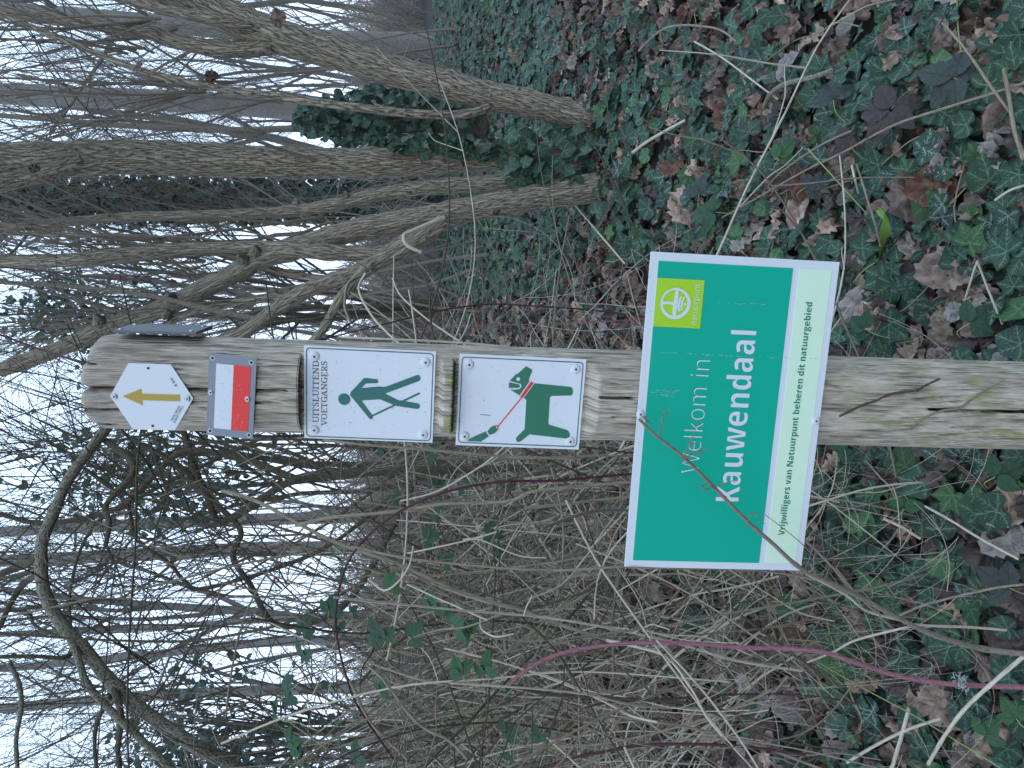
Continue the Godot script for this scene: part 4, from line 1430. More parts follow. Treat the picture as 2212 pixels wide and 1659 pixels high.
	# --- the leaves one notices first, each a thing of its own
	var noted := [
		[2036, 391, 72, 0, 0, 0.9, "small tan oak leaf with rounded lobes lying on a larger grey leaf"],
		[1980, 420, 118, 4, 1, 0.3, "broad grey-brown fallen leaf underneath the small tan oak leaf"],
		[1852, 535, 92, 2, 4, 1.2, "blue-grey fallen leaf close to the right end of the welcome board"],
		[2045, 583, 112, 4, 0, 2.0, "large brown leaf with a dark curled fold among ivy right of the post foot"],
		[2150, 289, 112, 0, 4, 0.6, "big greyish oak leaf with pale lobe tips at the lower right"],
		[1790, 391, 50, 5, 3, 0.4, "small pinkish pale curled leaf above the blue-grey leaf"],
		[1896, 474, 88, 1, 0, 2.4, "brown mottled leaf beside the twisted green leaf"],
		[2192, 1090, 120, 1, 3, 0.2, "pale tan pitted leaf at the bottom edge left of the post"],
		[2088, 1128, 96, 3, 2, 1.5, "dark folded leaf standing on edge left of the post foot"],
		[2012, 1058, 76, 4, 2, 0.1, "dark brown torn leaf just left of the post"],
		[1818, 1232, 84, 2, 2, 1.0, "dark brown furry-looking leaf below the left end of the welcome board"],
		[2108, 998, 84, 1, 5, 1.7, "deep red-brown leaf touching the left side of the post foot"],
		[2042, 1518, 108, 4, 0, 0.7, "large rusty tan leaf under the purple cane"],
		[2090, 1618, 96, 2, 3, 2.1, "pale tan leaf at the lower left corner"],
		[1890, 1558, 96, 5, 3, 0.9, "tan leaf with ragged holes lying in the straw-coloured stems"],
		[2185, 1385, 122, 2, 2, 0.5, "smooth dark leaf at the bottom edge beside the brown stalk"],
		[1566, 250, 60, 4, 5, 1.3, "orange-brown scalloped leaf at the right, near a small round ivy leaf"],
		[1636, 163, 70, 3, 4, 0.2, "purplish grey curved leaf beside the lichened twig"],
		[1475, 441, 78, 4, 3, 0.6, "pinkish brown crumpled leaf above the right corner of the welcome board"],
		[1790, 1000, 62, 0, 3, 0.5, "pale lobed oak leaf tucked against the left side of the post under the board"],
		[1690, 1375, 52, 4, 3, 1.1, "pinkish withered leaf left of the welcome board beside the purple cane"]]
	for s in noted:
		var p := on_ground(s[0], s[1], 0.05)
		var size := px(s[2], -p.z + 0.25) * 2.0
		var b := Basis(Vector3.RIGHT, 0.45) * Basis(Vector3(0.3, 0, 0.5).normalized(), rng.randf_range(-0.3, 0.3)) * Basis(Vector3.UP, s[5] * 1.7)
		var o := single("fallen_leaf", M.dead_mesh[s[3]], M.dead[s[4]], s[6], "leaf", p)
		o.transform = Transform3D(b.scaled(Vector3.ONE * size), p - b * Vector3(0, 0, size * 0.5))
	# the twisted fresh green leaf
	var tw := Geo.new()
	var tp := [on_ground(1893, 452, 0.09), on_ground(1915, 475, 0.10), on_ground(1912, 505, 0.09), on_ground(1903, 540, 0.07), on_ground(1894, 578, 0.05)]
	var sp := spline(tp, 5)
	for k in sp.size():
		var f := float(k) / (sp.size() - 1)
		var w := 0.022 * pow(sin(PI * clampf(f * 0.94 + 0.04, 0, 1)), 0.7)
		var dir := Vector3(cos(f * 4.2 - 0.6), 0.3 + sin(f * 4.2 - 0.6) * 0.5, 0.3).normalized() * w
		for q in [-1.0, 0.0, 1.0]:
			tw.v.append(sp[k] + dir * q + (Vector3(0, -0.004, 0.004) if q == 0 else Vector3.ZERO))
			tw.t.append(Vector2(0.5 + q * 0.3, f))
	for k in sp.size() - 1:
		for s in 2:
			var b := k * 3 + s
			tw.i.append_array([b, b + 1, b + 3, b + 1, b + 4, b + 3])
	tw.smooth_normals()
	single("green_leaf", tw.mesh(tp[2]), plain(0.14, 0.26, 0.045, 0.5), "long twisted bright green leaf among brown leaves right of the board", "leaf", tp[2])


# ------------------------------------------------------------------ the tangle of dead stems left of the post
# true where a stem would poke through the signs or cross to the open side of the post
func in_the_way(xf: Transform3D, spine: PackedVector3Array, left_only: bool) -> bool:
	for p in spine:
		var q: Vector3 = xf * p
		if q.z > -1.42 and q.x > -0.62:
			return true
		if left_only and q.x > 0.05:
			return true
	return false

func make_thicket() -> void:
	var shapes := []
	var spines := []
	for k in 16:
		var g := Geo.new()
		var pts := [Vector3.ZERO]
		var d := Vector3(rng.randf_range(-0.3, 0.3), 1, rng.randf_range(-0.3, 0.3)).normalized()
		var p := Vector3.ZERO
		var bend := Vector3(rng.randf_range(-1, 1), rng.randf_range(-0.6, 0.1), rng.randf_range(-1, 1)) * rng.randf_range(0.05, 0.28)
		var n := 7
		for s in n:
			d = (d + bend + Vector3(rng.randf_range(-1, 1), rng.randf_range(-1, 1), rng.randf_range(-1, 1)) * 0.12).normalized()
			p += d * 0.145
			pts.append(p)
		var r := rng.randf_range(0.0016, 0.0034)
		var sp := stroke(g, pts, r, r * 0.55, 6, 3, 5, 0.18, 0.0, 0.05)
		for s in rng.randi_range(1, 4):
			var q := sp[rng.randi_range(3, sp.size() - 3)]
			var bd := (d + Vector3(rng.randf_range(-1, 1), rng.randf_range(-1, 1), rng.randf_range(-1, 1)) * 1.1).normalized()
			var b2 := [q]
			for e in 3:
				bd = (bd + Vector3(rng.randf_range(-1, 1), rng.randf_range(-1, 1), rng.randf_range(-1, 1)) * 0.3).normalized()
				q += bd * rng.randf_range(0.04, 0.11)
				b2.append(q)
			stroke(g, b2, r * 0.6, r * 0.35, 4, 3)
		shapes.append(g.mesh())
		spines.append(sp)
	var mats := [M.straw, M.straw, M.tan, M.tan, M.dark_bark, M.twig]
	var heap := {}
	var made := 0
	for k in 820:
		var d := 1.55 + 2.6 * pow(rng.randf(), 0.8)
		var x := -0.02 * d - 0.52 * d * pow(rng.randf(), 0.8)
		var right := rng.randf() < 0.06
		if right:
			d = rng.randf_range(2.0, 3.0)
			x = rng.randf_range(0.03, 0.12) * d
		var z := -d
		var low := gy(x, z)
		var y := low + rng.randf_range(-0.1, 0.75) * rng.randf() + (0.0 if rng.randf() < 0.6 else rng.randf_range(0.1, 0.55))
		if right:
			y = low
		if d < 1.9 and y > low + 0.4:
			y = low + rng.randf_range(0.0, 0.3)
		var tilt := rng.randfn() * 0.5
		if rng.randf() < 0.22:
			tilt = rng.randf_range(0.9, 1.6) * (1 if rng.randf() < 0.5 else -1)
		var b := Basis(Vector3(0, 0, 1), tilt) * Basis(Vector3.RIGHT, rng.randfn() * 0.35) * Basis(Vector3.UP, rng.randf() * TAU)
		if rng.randf() < 0.4:
			b = b * Basis(Vector3.RIGHT, PI)
			y += 0.7
		var xf := Transform3D(b.scaled(Vector3.ONE * (rng.randf_range(0.3, 0.5) if right else rng.randf_range(0.6, 1.25))), Vector3(x, y, z))
		var ks := rng.randi_range(0, 15)
		if in_the_way(xf, spines[ks], false):
			continue
		var kt := rng.randi_range(0, 5)
		if d < 2.7 and made < 200:
			var words: String = ["straw-coloured dry stem", "straw-coloured dry stem", "tan-brown dry stem", "tan-brown dry stem", "dark brown dead twig", "grey-brown dead twig"][kt]
			var o := single("dead_twig", shapes[ks], mats[kt], words + " in the tangled thicket beside the post", "stem", Vector3.ZERO, words + "s of the thicket")
			o.transform = xf
			made += 1
		else:
			var key := ks * 10 + kt
			if not heap.has(key):
				heap[key] = []
			heap[key].append(xf)
	var long := []
	var long_spines := []
	for k in 8:
		var g := Geo.new()
		var pts := [Vector3.ZERO]
		var d := Vector3.UP
		var p := Vector3.ZERO
		var bend := Vector3(rng.randf_range(-1, 1), rng.randf_range(-0.3, 0.3), rng.randf_range(-1, 1)) * rng.randf_range(0.03, 0.16)
		for s in 9:
			d = (d + bend + Vector3(rng.randf_range(-1, 1), rng.randf_range(-1, 1), rng.randf_range(-1, 1)) * 0.09).normalized()
			p += d * 0.2
			pts.append(p)
		var r := rng.randf_range(0.0022, 0.0050)
		var sp := stroke(g, pts, r, r * 0.45, 5, 3, 6, 0.2)
		for s in rng.randi_range(2, 5):
			grow(g, sp[rng.randi_range(4, sp.size() - 3)], d + Vector3(rng.randf_range(-1, 1), rng.randf_range(-1, 1), rng.randf_range(-1, 1)), rng.randf_range(0.2, 0.5), r * 0.55, 1, 0.8, 0.0, 3, 0.0011)
		long.append(g.mesh())
		long_spines.append(sp)
	for k in 84:
		var d := rng.randf_range(1.9, 3.6)
		var x := -0.54 * d * rng.randf() - 0.03
		var y := gy(x, -d) + rng.randf_range(0.5, 2.1)
		var b := Basis(Vector3(0, 0, 1), rng.randf_range(-1.7, 1.7) * (1.0 if rng.randf() < 0.6 else 0.35)) * Basis(Vector3.RIGHT, rng.randfn() * 0.3) * Basis(Vector3.UP, rng.randf() * TAU)
		var xf := Transform3D(b.scaled(Vector3.ONE * rng.randf_range(0.55, 1.1)), Vector3(x, y, -d) - b * Vector3(0, 0.6, 0))
		var kt := rng.randi_range(0, 3)
		if in_the_way(xf, long_spines[k % 8], true):
			continue
		var o := single("bare_cane", long[k % 8], [M.dark_bark, M.twig, M.dark_bark, M.tan][kt], ["blackish thin", "grey-brown thin", "blackish thin", "tan thin"][kt] + " cane criss-crossing the pale sky left of the post", "cane", Vector3.ZERO, ["blackish", "grey-brown", "blackish", "tan"][kt] + " canes against the sky")
		o.transform = xf
	var root := Node3D.new()
	root.name = "thicket"
	add_child(root)
	root.set_meta("kind", "stuff")
	tag(root, "mass of further dead stems deeper in the thicket left of the post", "thicket")
	for key in heap:
		scatter("dead_stem_mass", shapes[key / 10], mats[key % 10], heap[key], [], root)
	# short broken straws lying low
	var bits := []
	for k in 700:
		var d := 1.4 + 2.4 * rng.randf()
		var x := -0.52 * d * rng.randf() + 0.03 * d
		var z := -d
		var b := Basis(Vector3.UP, rng.randf() * TAU) * Basis(Vector3(0, 0, 1), PI / 2 + rng.randfn() * 0.45)
		bits.append(Transform3D(b.scaled(Vector3(0.6, 1, 0.6) * rng.randf_range(0.12, 0.42)), Vector3(x, gy(x, z) + rng.randf_range(0.03, 0.16), z)))
	scatter("straw_litter", shapes[3], M.straw, bits.slice(0, 350), [], root)
	scatter("straw_litter", shapes[7], M.straw, bits.slice(350), [], root)


# ------------------------------------------------------------------ canes and sticks one can point at
func cane(called: String, label: String, category: String, rows: Array, w0: float, w1: float, m: Material, swell := 0.0, group := "") -> MeshInstance3D:
	var pts := path(rows)
	var g := Geo.new()
	var d: float = rows[0][2]
	stroke(g, pts, px(w0, d), px(w1, rows[-1][2]), 8, 5, 6 if swell > 0 else 0, swell, 0.0, 0.06)
	return single(called, g.mesh(pts[0]), m, label, category, pts[0], group)

func lay(rows: Array, lift: float) -> Array:   # [along, across] resting on the ground
	var out := []
	for r in rows:
		out.append(on_ground(r[0], r[1], lift + (r[2] if r.size() > 2 else 0.0)))
	return out

func stick(called: String, label: String, category: String, pts: Array, w0: float, w1: float, m: Material, swell := 0.0) -> MeshInstance3D:
	var g := Geo.new()
	var d0: float = -pts[0].z + 0.3
	stroke(g, pts, px(w0, d0), px(w1, d0), 7, 5, 5 if swell > 0 else 0, swell, 0.1 if swell > 0 else 0.0, 0.05)
	return single(called, g.mesh(pts[0]), m, label, category, pts[0])

func make_canes() -> void:
	# the plum-coloured cane with thorns
	var rows := [[1098, 1482, 1.75], [1130, 1452, 1.72], [1200, 1415, 1.68], [1300, 1395, 1.64], [1400, 1388, 1.60], [1500, 1390, 1.56], [1600, 1398, 1.52], [1700, 1401, 1.48], [1780, 1409, 1.44], [1850, 1432, 1.41], [1950, 1462, 1.38], [2060, 1478, 1.34], [2212, 1484, 1.28], [2330, 1485, 1.22]]
	var pts := path(rows)
	var foot := Vector3(pts[-1].x, gy(pts[-1].x, pts[-1].z), pts[-1].z)
	var o := thing("bramble_cane", "thick plum-purple thorny bramble cane arching up at the left foreground", "cane", foot)
	var g := Geo.new()
	var p := stroke(g, pts, px(7.5, 1.75), px(13, 1.25), 10, 6)
	part("stem", g.mesh(foot), M.purple_cane, o)
	g = Geo.new()
	for k in 44:
		var q := p[rng.randi_range(2, p.size() - 2)]
		var dir := Vector3(rng.randf_range(-1, 1), rng.randf_range(-1, 1), rng.randf_range(-0.3, 1)).normalized()
		g.tube(PackedVector3Array([q + dir * 0.004, q + dir * 0.007, q + dir * 0.0115 + Vector3(0, -0.002, 0)]), PackedFloat32Array([0.0016, 0.0008, 0.0001]), 4)
	part("thorns", g.mesh(foot), M.tan, o).set_meta("kind", "stuff")
	g = Geo.new()
	for q0: Vector3 in [p[int(p.size() * 0.86)], p[int(p.size() * 0.96)]]:   # tufts of withered down
		for k in 40:
			var dir := Vector3(rng.randf_range(-0.2, 1), rng.randf_range(0, 1), rng.randf_range(-0.3, 0.6)).normalized()
			var a := q0 + dir * 0.012 + Vector3(rng.randf_range(-1, 1), rng.randf_range(-1, 1), rng.randf_range(-1, 1)) * 0.007
			var b := a + Vector3(rng.randf_range(-1, 1), rng.randf_range(-1, 1), rng.randf_range(-1, 1)) * 0.012
			g.tube(PackedVector3Array([a, (a + b) / 2 + dir * 0.004, b]), PackedFloat32Array([0.0008, 0.0010, 0.0006]), 3)
	part("withered_tuft", g.mesh(foot), plain(0.42, 0.42, 0.42, 1.0, 0.1), o)
	cane("dead_cane", "blackish broken cane leading down from the tip of the plum-purple cane", "cane", [[1102, 1480, 1.76], [1180, 1499, 1.78], [1300, 1507, 1.78], [1420, 1513, 1.76], [1520, 1524, 1.74], [1650, 1560, 1.70]], 8, 6, M.dark_bark, 0.1)
	cane("bramble_cane", "dark wine-red cane running along the far left edge of the undergrowth", "cane", [[1150, 1668, 1.8], [1234, 1638, 1.75], [1303, 1624, 1.72], [1372, 1611, 1.70], [1480, 1607, 1.66], [1600, 1612, 1.62], [1740, 1630, 1.58]], 7, 7, M.dark_cane)
	cane("bramble_cane", "dark red cane crossing under the plum-purple cane below the board", "cane", [[1260, 1530, 1.9], [1317, 1517, 1.88], [1441, 1510, 1.85], [1544, 1502, 1.8], [1668, 1499, 1.75], [1773, 1506, 1.7], [1850, 1520, 1.66]], 5.5, 5.5, M.dark_cane)
	cane("bramble_cane", "long dark purple cane curving in an arc left of the white signs", "cane", [[1500, 1015, 1.75], [1362, 1024, 1.72], [1199, 1038, 1.7], [1095, 1040, 1.7], [991, 1055, 1.7], [887, 1092, 1.72], [800, 1152, 1.75], [748, 1222, 1.78], [727, 1305, 1.8], [727, 1371, 1.82], [748, 1461, 1.85], [775, 1530, 1.88], [850, 1640, 1.9]], 5.5, 4.5, M.dark_cane)
	cane("bramble_cane", "thin blackish cane sloping up right of the dog sign", "cane", [[1420, 688, 2.1], [1268, 669, 2.1], [1164, 662, 2.1], [1060, 657, 2.1], [956, 670, 2.05], [852, 695, 2.0], [713, 729, 1.95], [600, 760, 1.9]], 4, 3, M.dark_cane)
	cane("bramble_shoot", "hair-thin red shoot running up just right of the dog sign", "cane", [[1410, 689, 1.9], [1233, 698, 1.9], [1060, 703, 1.9], [935, 708, 1.9], [860, 716, 1.9]], 2.4, 1.6, M.purple_cane)
	cane("bramble_shoot", "thin wine-red shoot touching the right side of the post at the hexagon height", "cane", [[655, 745, 1.5], [720, 722, 1.5], [770, 700, 1.55]], 3, 2, M.dark_cane)
	cane("bramble_cane", "purplish cane rising to the top of the post from its crack", "cane", [[240, 806, 1.5], [150, 775, 1.55], [60, 745, 1.6], [-60, 700, 1.6]], 5, 4, M.dark_cane)
	cane("bramble_cane", "thin purple cane crossing the sky above the post on its right", "cane", [[-40, 574, 2.6], [60, 582, 2.6], [230, 600, 2.55], [330, 602, 2.5], [470, 588, 2.45]], 4, 3, M.dark_cane)
	cane("bramble_cane", "dark cane crossing upper left sky parallel to the top edge", "cane", [[-40, 1366, 2.2], [60, 1372, 2.2], [220, 1382, 2.2], [400, 1385, 2.2], [520, 1368, 2.15], [640, 1338, 2.1], [760, 1270, 2.1]], 5, 6, M.dark_bark)
	cane("dead_stalk", "dark upright dead flower stalk right of the walkers sign", "stalk", [[890, 556, 1.85], [925, 620, 1.8], [930, 690, 1.78], [942, 762, 1.75]], 3.5, 5, M.dark_bark)
	# pale stems right of the post
	var pale := [
		[[[1240, 790, 1.7], [1185, 768, 1.7], [1095, 750, 1.7], [991, 740, 1.7], [852, 733, 1.7], [735, 728, 1.75]], 6, 5, "pale stem running up beside the right edge of the dog sign"],
		[[[900, 775, 1.7], [880, 757, 1.7], [834, 716, 1.75], [800, 677, 1.8], [775, 625, 1.85], [790, 590, 1.85]], 6, 6, "pale forked stem behind the right edge of the walkers sign"],
		[[[1060, 775, 1.8], [1036, 764, 1.8], [991, 736, 1.8], [921, 688, 1.85], [866, 639, 1.9], [848, 601, 1.95]], 5, 4, "pale slanting stem between the two white signs on the right"],
		[[[910, 762, 1.65], [902, 757, 1.65], [893, 688, 1.7], [883, 626, 1.75]], 4, 4, "short straight pale stem right of the walkers sign"],
		[[[960, 770, 1.7], [985, 745, 1.7], [1005, 715, 1.7], [1017, 678, 1.7]], 4, 3, "short hooked pale twig over the top right of the dog sign"],
		[[[760, 700, 2.0], [745, 660, 2.0], [755, 610, 2.05], [800, 590, 2.1], [800, 585, 2.1]], 8, 7, "grey crooked stem between the elder and the post"],
		[[[1290, 773, 1.6], [1300, 771, 1.58], [1340, 772, 1.56], [1356, 778, 1.55]], 4, 3, "short pale loop of bark at the right side of the post above the board"],
		# left of the post
		[[[1420, 1034, 1.6], [1355, 1042, 1.6], [1164, 1059, 1.62], [1095, 1083, 1.65], [956, 1089, 1.7], [850, 1105, 1.75], [713, 1118, 1.8], [640, 1135, 1.85]], 8, 9, "thick straw stem running up left of the white signs"],
		[[[1254, 991, 1.5], [1095, 986, 1.52], [956, 974, 1.55], [782, 960, 1.6], [700, 950, 1.65]], 7, 6, "straw stem hidden half behind the left edge of the dog sign"],
		[[[1344, 1392, 1.7], [1233, 1357, 1.72], [1129, 1319, 1.75], [991, 1277, 1.78], [852, 1215, 1.82], [713, 1166, 1.88], [560, 1085, 1.95], [480, 1060, 2.0]], 10, 9, "long thick straw stem slanting through the middle of the thicket"],
		[[[1560, 1590, 1.5], [1527, 1549, 1.52], [1492, 1486, 1.55], [1441, 1420, 1.6], [1375, 1397, 1.64], [1310, 1383, 1.68]], 6, 9, "straw stem bending down left below the plum-purple cane"],
		[[[1348, 1223, 1.55], [1199, 1232, 1.6], [1025, 1222, 1.65], [869, 1204, 1.7], [760, 1180, 1.75]], 7, 6, "straw stem ending at the left edge of the welcome board"],
		[[[1053, 1340, 1.6], [991, 1312, 1.63], [940, 1290, 1.66], [880, 1262, 1.7]], 5, 4, "short straw stem in the middle of the thicket"],
		[[[893, 1180, 1.6], [885, 1220, 1.58], [862, 1255, 1.58], [830, 1275, 1.6], [795, 1250, 1.62]], 5, 5, "curved pale tendril hooked like a sickle in the thicket"],
		[[[1110, 1369, 1.55], [1070, 1375, 1.56], [1040, 1358, 1.6], [1038, 1330, 1.62]], 5, 5, "small curled pale stem end in the middle of the thicket"],
		[[[1073, 1149, 1.7], [1010, 1167, 1.72], [930, 1185, 1.75], [880, 1195, 1.8]], 5, 4, "straight straw stem pointing up at the arc-shaped cane"],
		[[[1180, 1205, 1.65], [1120, 1200, 1.66], [1040, 1167, 1.68], [1000, 1165, 1.7]], 4, 4, "thin straw stem behind the long thick straw stem"],
		[[[1420, 1560, 1.6], [1360, 1545, 1.65], [1300, 1513, 1.7], [1200, 1470, 1.75], [1080, 1430, 1.8], [960, 1400, 1.85]], 6, 5, "straw stem slanting up from the lower left towards the bramble leaves"],
		[[[1010, 1640, 1.7], [970, 1600, 1.72], [900, 1560, 1.75], [820, 1460, 1.8], [740, 1400, 1.85]], 7, 7, "tan stem crossing the thicket near the far left edge"],
		[[[880, 1640, 1.9], [800, 1560, 1.95], [760, 1480, 2.0], [713, 1420, 2.05]], 8, 7, "grey-tan stem near the far left edge above the undergrowth"]]
	for s in pale:
		cane("dry_stem", s[3], "stem", s[0], s[1] * 0.8, s[2] * 0.8, M.straw if s[1] < 7 else M.tan, 0.12)
	# the withered stalk lying across the welcome board
	rows = [[1380, 905, 1.125], [1421, 944, 1.12], [1476, 987, 1.115], [1541, 1051, 1.115], [1613, 1125, 1.11], [1668, 1173, 1.11], [1729, 1227, 1.115], [1805, 1263, 1.13], [1860, 1291, 1.14], [1930, 1329, 1.15], [1999, 1364, 1.15], [2069, 1388, 1.15], [2138, 1404, 1.15], [2240, 1415, 1.12]]
	pts = path(rows)
	foot = pts[-1]
	o = thing("withered_stalk", "long brown withered stalk lying diagonally across the welcome board", "stalk", foot)
	g = Geo.new()
	p = stroke(g, pts, px(6, 1.1), px(15, 1.1), 9, 6, 9, 0.25, 0.0, 0.05)
	part("stem", g.mesh(foot), M.twig, o)
	g = Geo.new()
	for s in [[1421, 944, [[1426, 925], [1430, 915], [1428, 905], [1434, 895], [1445, 885]]], [1476, 987, [[1490, 958], [1505, 920]]], [1476, 990, [[1486, 985], [1510, 975], [1530, 968]]], [1541, 1051, [[1525, 1057], [1517, 1052], [1524, 1046]]], [1541, 1051, [[1560, 1046], [1585, 1038]]], [1613, 1125, [[1618, 1112], [1632, 1108], [1641, 1119]]], [1745, 1238, [[1757, 1225], [1760, 1195], [1790, 1190]]], [1745, 1240, [[1770, 1240], [1785, 1228]]], [1382, 907, [[1390, 900], [1400, 905], [1396, 912]]], [1871, 1295, [[1890, 1305], [1900, 1330], [1893, 1338]]]]:
		var q := [at(s[0], s[1], 1.112)]
		for e in s[2]:
			q.append(at(e[0], e[1], 1.105))
		stroke(g, q, 0.0011, 0.0005, 4, 4)
		for k in 7:
			var b: Vector3 = q[rng.randi_range(0, q.size() - 1)]
			g.tube(PackedVector3Array([b, b + Vector3(rng.randf_range(-1, 1), rng.randf_range(-1, 1), rng.randf_range(0, 0.6)) * 0.006, b + Vector3(rng.randf_range(-1, 1), rng.randf_range(-1, 1), rng.randf_range(0, 0.6)) * 0.009]), PackedFloat32Array([0.0005, 0.0005, 0.0003]), 3)
	part("withered_tendrils", g.mesh(foot), M.tan, o).set_meta("kind", "stuff")
	cane("hair_stem", "hair-thin dark stem crossing the lower left corner of the welcome board", "stem", [[1653, 1112, 1.13], [1720, 1164, 1.125], [1764, 1208, 1.13], [1803, 1251, 1.2], [1828, 1290, 1.3]], 1.8, 3, M.twig)
	cane("dry_stem", "pale split stem lying along the brown stalk below the board", "stem", [[1742, 1240, 1.16], [1826, 1284, 1.2], [1871, 1319, 1.22], [1947, 1340, 1.24], [1985, 1350, 1.25], [2100, 1355, 1.26], [2173, 1361, 1.26]], 6, 6, M.straw, 0.1)
	cane("dry_stem", "pale stem following the left edge of the welcome board", "stem", [[1355, 1226, 1.2], [1480, 1228, 1.2], [1600, 1229, 1.2], [1700, 1240, 1.2], [1760, 1252, 1.2]], 4, 6, M.tan, 0.1)
	# sticks on the ground
	stick("lichened_twig", "short twig crusted with pale lichen on the ivy at the right", "twig", lay([[1650, 232, .0], [1666, 201, .03], [1701, 180, .05], [1756, 167, .05], [1800, 152, .02]], 0.06), 9, 9, M.lichen_bark, 0.15)
	stick("dry_stem", "straight pale stick pointing down at the lower right, upper one of two", "stem", lay([[2036, 50, .08], [2086, 108, .1], [2138, 184, .12], [2182, 244, .1]], 0.06), 5, 5, M.tan)
	stick("dry_stem", "brown stick with side nubs at the lower right edge", "stem", lay([[2168, 148, .1], [2180, 215, .1], [2190, 278, .1], [2212, 345, .1]], 0.06), 8, 9, M.tan, 0.15)
	stick("bramble_runner", "brown runner crossing the ivy from the big oak leaf towards the board", "stem", lay([[2240, 172, .1], [2212, 180, .1], [2034, 236, .1], [1947, 264, .1], [1880, 296, .08], [1820, 330, .08], [1740, 368, .08], [1640, 425, .06], [1560, 470, .03]], 0.05), 6, 6, M.tan)
	stick("bramble_runner", "thinner reddish runner parallel to the longer brown one on the ivy", "stem", lay([[1840, 283, .06], [1770, 315, .06], [1690, 370, .05], [1660, 400, .04]], 0.05), 5, 4, M.tan)
	stick("straw", "pale straw bent into an upside-down V right of the post foot", "straw", lay([[2070, 690, .02], [2090, 628, .06], [2109, 569, .09]], 0.05) + lay([[2113, 571, .09], [2134, 625, .06], [2165, 700, .02]], 0.05), 4, 4, M.straw)
	stick("green_stalk", "thin straight green stalk above the blue-grey leaf", "stem", lay([[1745, 322, .08], [1817, 401, .09], [1872, 462, .04]], 0.05), 2.6, 2.2, M.green_stem)
	stick("twig", "thin reddish twig standing in front of the brown mottled leaf", "twig", lay([[1850, 355, .05], [1871, 422, .08], [1890, 484, .08], [1902, 532, .04]], 0.05), 4, 4, M.tan)
	stick("straw", "short white bent straw under the dark bramble leaf", "straw", lay([[1840, 358, .06], [1846, 385, .07], [1854, 417, .04]], 0.06), 5, 4, M.straw)
	stick("straw", "thick pale stick standing up at the lower left corner", "straw", lay([[1920, 1680, .08], [1944, 1600, .12], [1963, 1530, .14]], 0.06), 8, 7, M.straw)
	stick("dry_stem", "tan stem slanting across the lower left leaves", "stem", lay([[1830, 1646, .1], [1900, 1605, .12], [1962, 1575, .12], [2030, 1553, .08]], 0.06), 6, 5, M.straw)
	stick("dry_stem", "long pale stem slanting up to the bottom edge left of the plum cane", "stem", lay([[2005, 1650, .1], [2040, 1590, .14], [2086, 1529, .16], [2150, 1470, .16], [2230, 1402, .16]], 0.06), 7, 7, M.straw, 0.12)
	stick("dry_stem", "thin tan stem crossing the plum-purple cane near the rusty leaf", "stem", lay([[1740, 1432, .16], [1800, 1408, .18], [1848, 1383, .18], [1945, 1358, .16], [1990, 1350, .1]], 0.06), 4, 4, M.straw)
	stick("grass_blade", "yellow-green grass blade crossing the lower left leaves", "grass", lay([[1740, 1415, .12], [1860, 1484, .14], [1982, 1550, .14], [2160, 1658, .1]], 0.06), 2.2, 1.8, M.green_stem)
	stick("dry_stem", "blue-grey straight twig above the bramble leaves at the left", "twig", lay([[1630, 1552, .12], [1665, 1505, .13], [1702, 1460, .1]], 0.06), 5, 5, M.grey_bark)
	stick("dry_stem", "pale twig with downy tip left of the post foot", "twig", lay([[1999, 1094, .08], [2055, 1125, .1], [2120, 1165, .1], [2200, 1208, .1]], 0.05), 5, 4, M.straw, 0.1)
	stick("dry_stem", "short pale broken stick left of the post foot, above the dark folded leaf", "twig", lay([[1910, 1121, .06], [1950, 1140, .07], [1988, 1164, .04]], 0.05), 6, 5, M.straw, 0.1)
	stick("dry_stem", "thin brown forked stem over dark leaves close to the left of the post", "stem", lay([[1870, 995, .05], [1900, 1030, .07], [1920, 1050, .07], [1937, 1082, .05]], 0.05), 4, 3, M.tan)
	stick("dry_stem", "olive-brown stem reaching the bottom edge below the ivy patch", "stem", lay([[1940, 1330, .1], [2000, 1306, .1], [2080, 1285, .1], [2150, 1270, .08], [2212, 1262, .08]], 0.05), 5, 4, M.tan)
	stick("straw", "white straw at the right edge of the bottom ivy leaves", "straw", lay([[2150, 432, .08], [2180, 412, .09], [2215, 400, .08]], 0.06), 5, 4, M.straw)
	stick("straw", "pair of crossed pale sticks below the elder feet", "straw", lay([[1350, 344, .02], [1400, 305, .03], [1480, 260, .03]], 0.04), 7, 5, M.straw)
	stick("straw", "pale straw beside the lower corner of the elder's left foot", "straw", lay([[1240, 440, .02], [1290, 500, .03], [1350, 570, .03]], 0.04), 4, 3, M.straw)
	stick("dry_stem", "thin pale twisting stem in the ivy at the upper right", "stem", lay([[1380, 110, .04], [1440, 60, .05], [1540, 60, .05], [1590, 90, .05]], 0.04), 5, 3, M.tan)
	stick("dry_stem", "pale thin stem coming down the ivy slope at the right", "stem", lay([[1500, 90, .03], [1560, 125, .04], [1620, 170, .04], [1680, 215, .03]], 0.04), 4, 3, M.straw)
	# dead ivy stems clinging to the post
	for s in [[[[1812, 899], [1860, 876], [1890, 866], [1923, 851], [1975, 844], [2000, 832], [2030, 818]], "half-black dead ivy stem snaking up the post below the board", "dark_bark"], [[[1966, 925], [1999, 900], [2040, 886], [2070, 882], [2105, 858], [2140, 835], [2170, 818]], "pale dead ivy stem climbing the post near the bottom edge", "tan"]]:
		var q := []
		for e in s[0]:
			q.append(on_post(e[0], e[1], 0.0225))
		g = Geo.new()
		stroke(g, q, 0.0022, 0.0016, 6, 4, 3, 0.25)
		single("dead_ivy_stem", g.mesh(q[0]), M[s[2]], s[1], "vine", q[0])


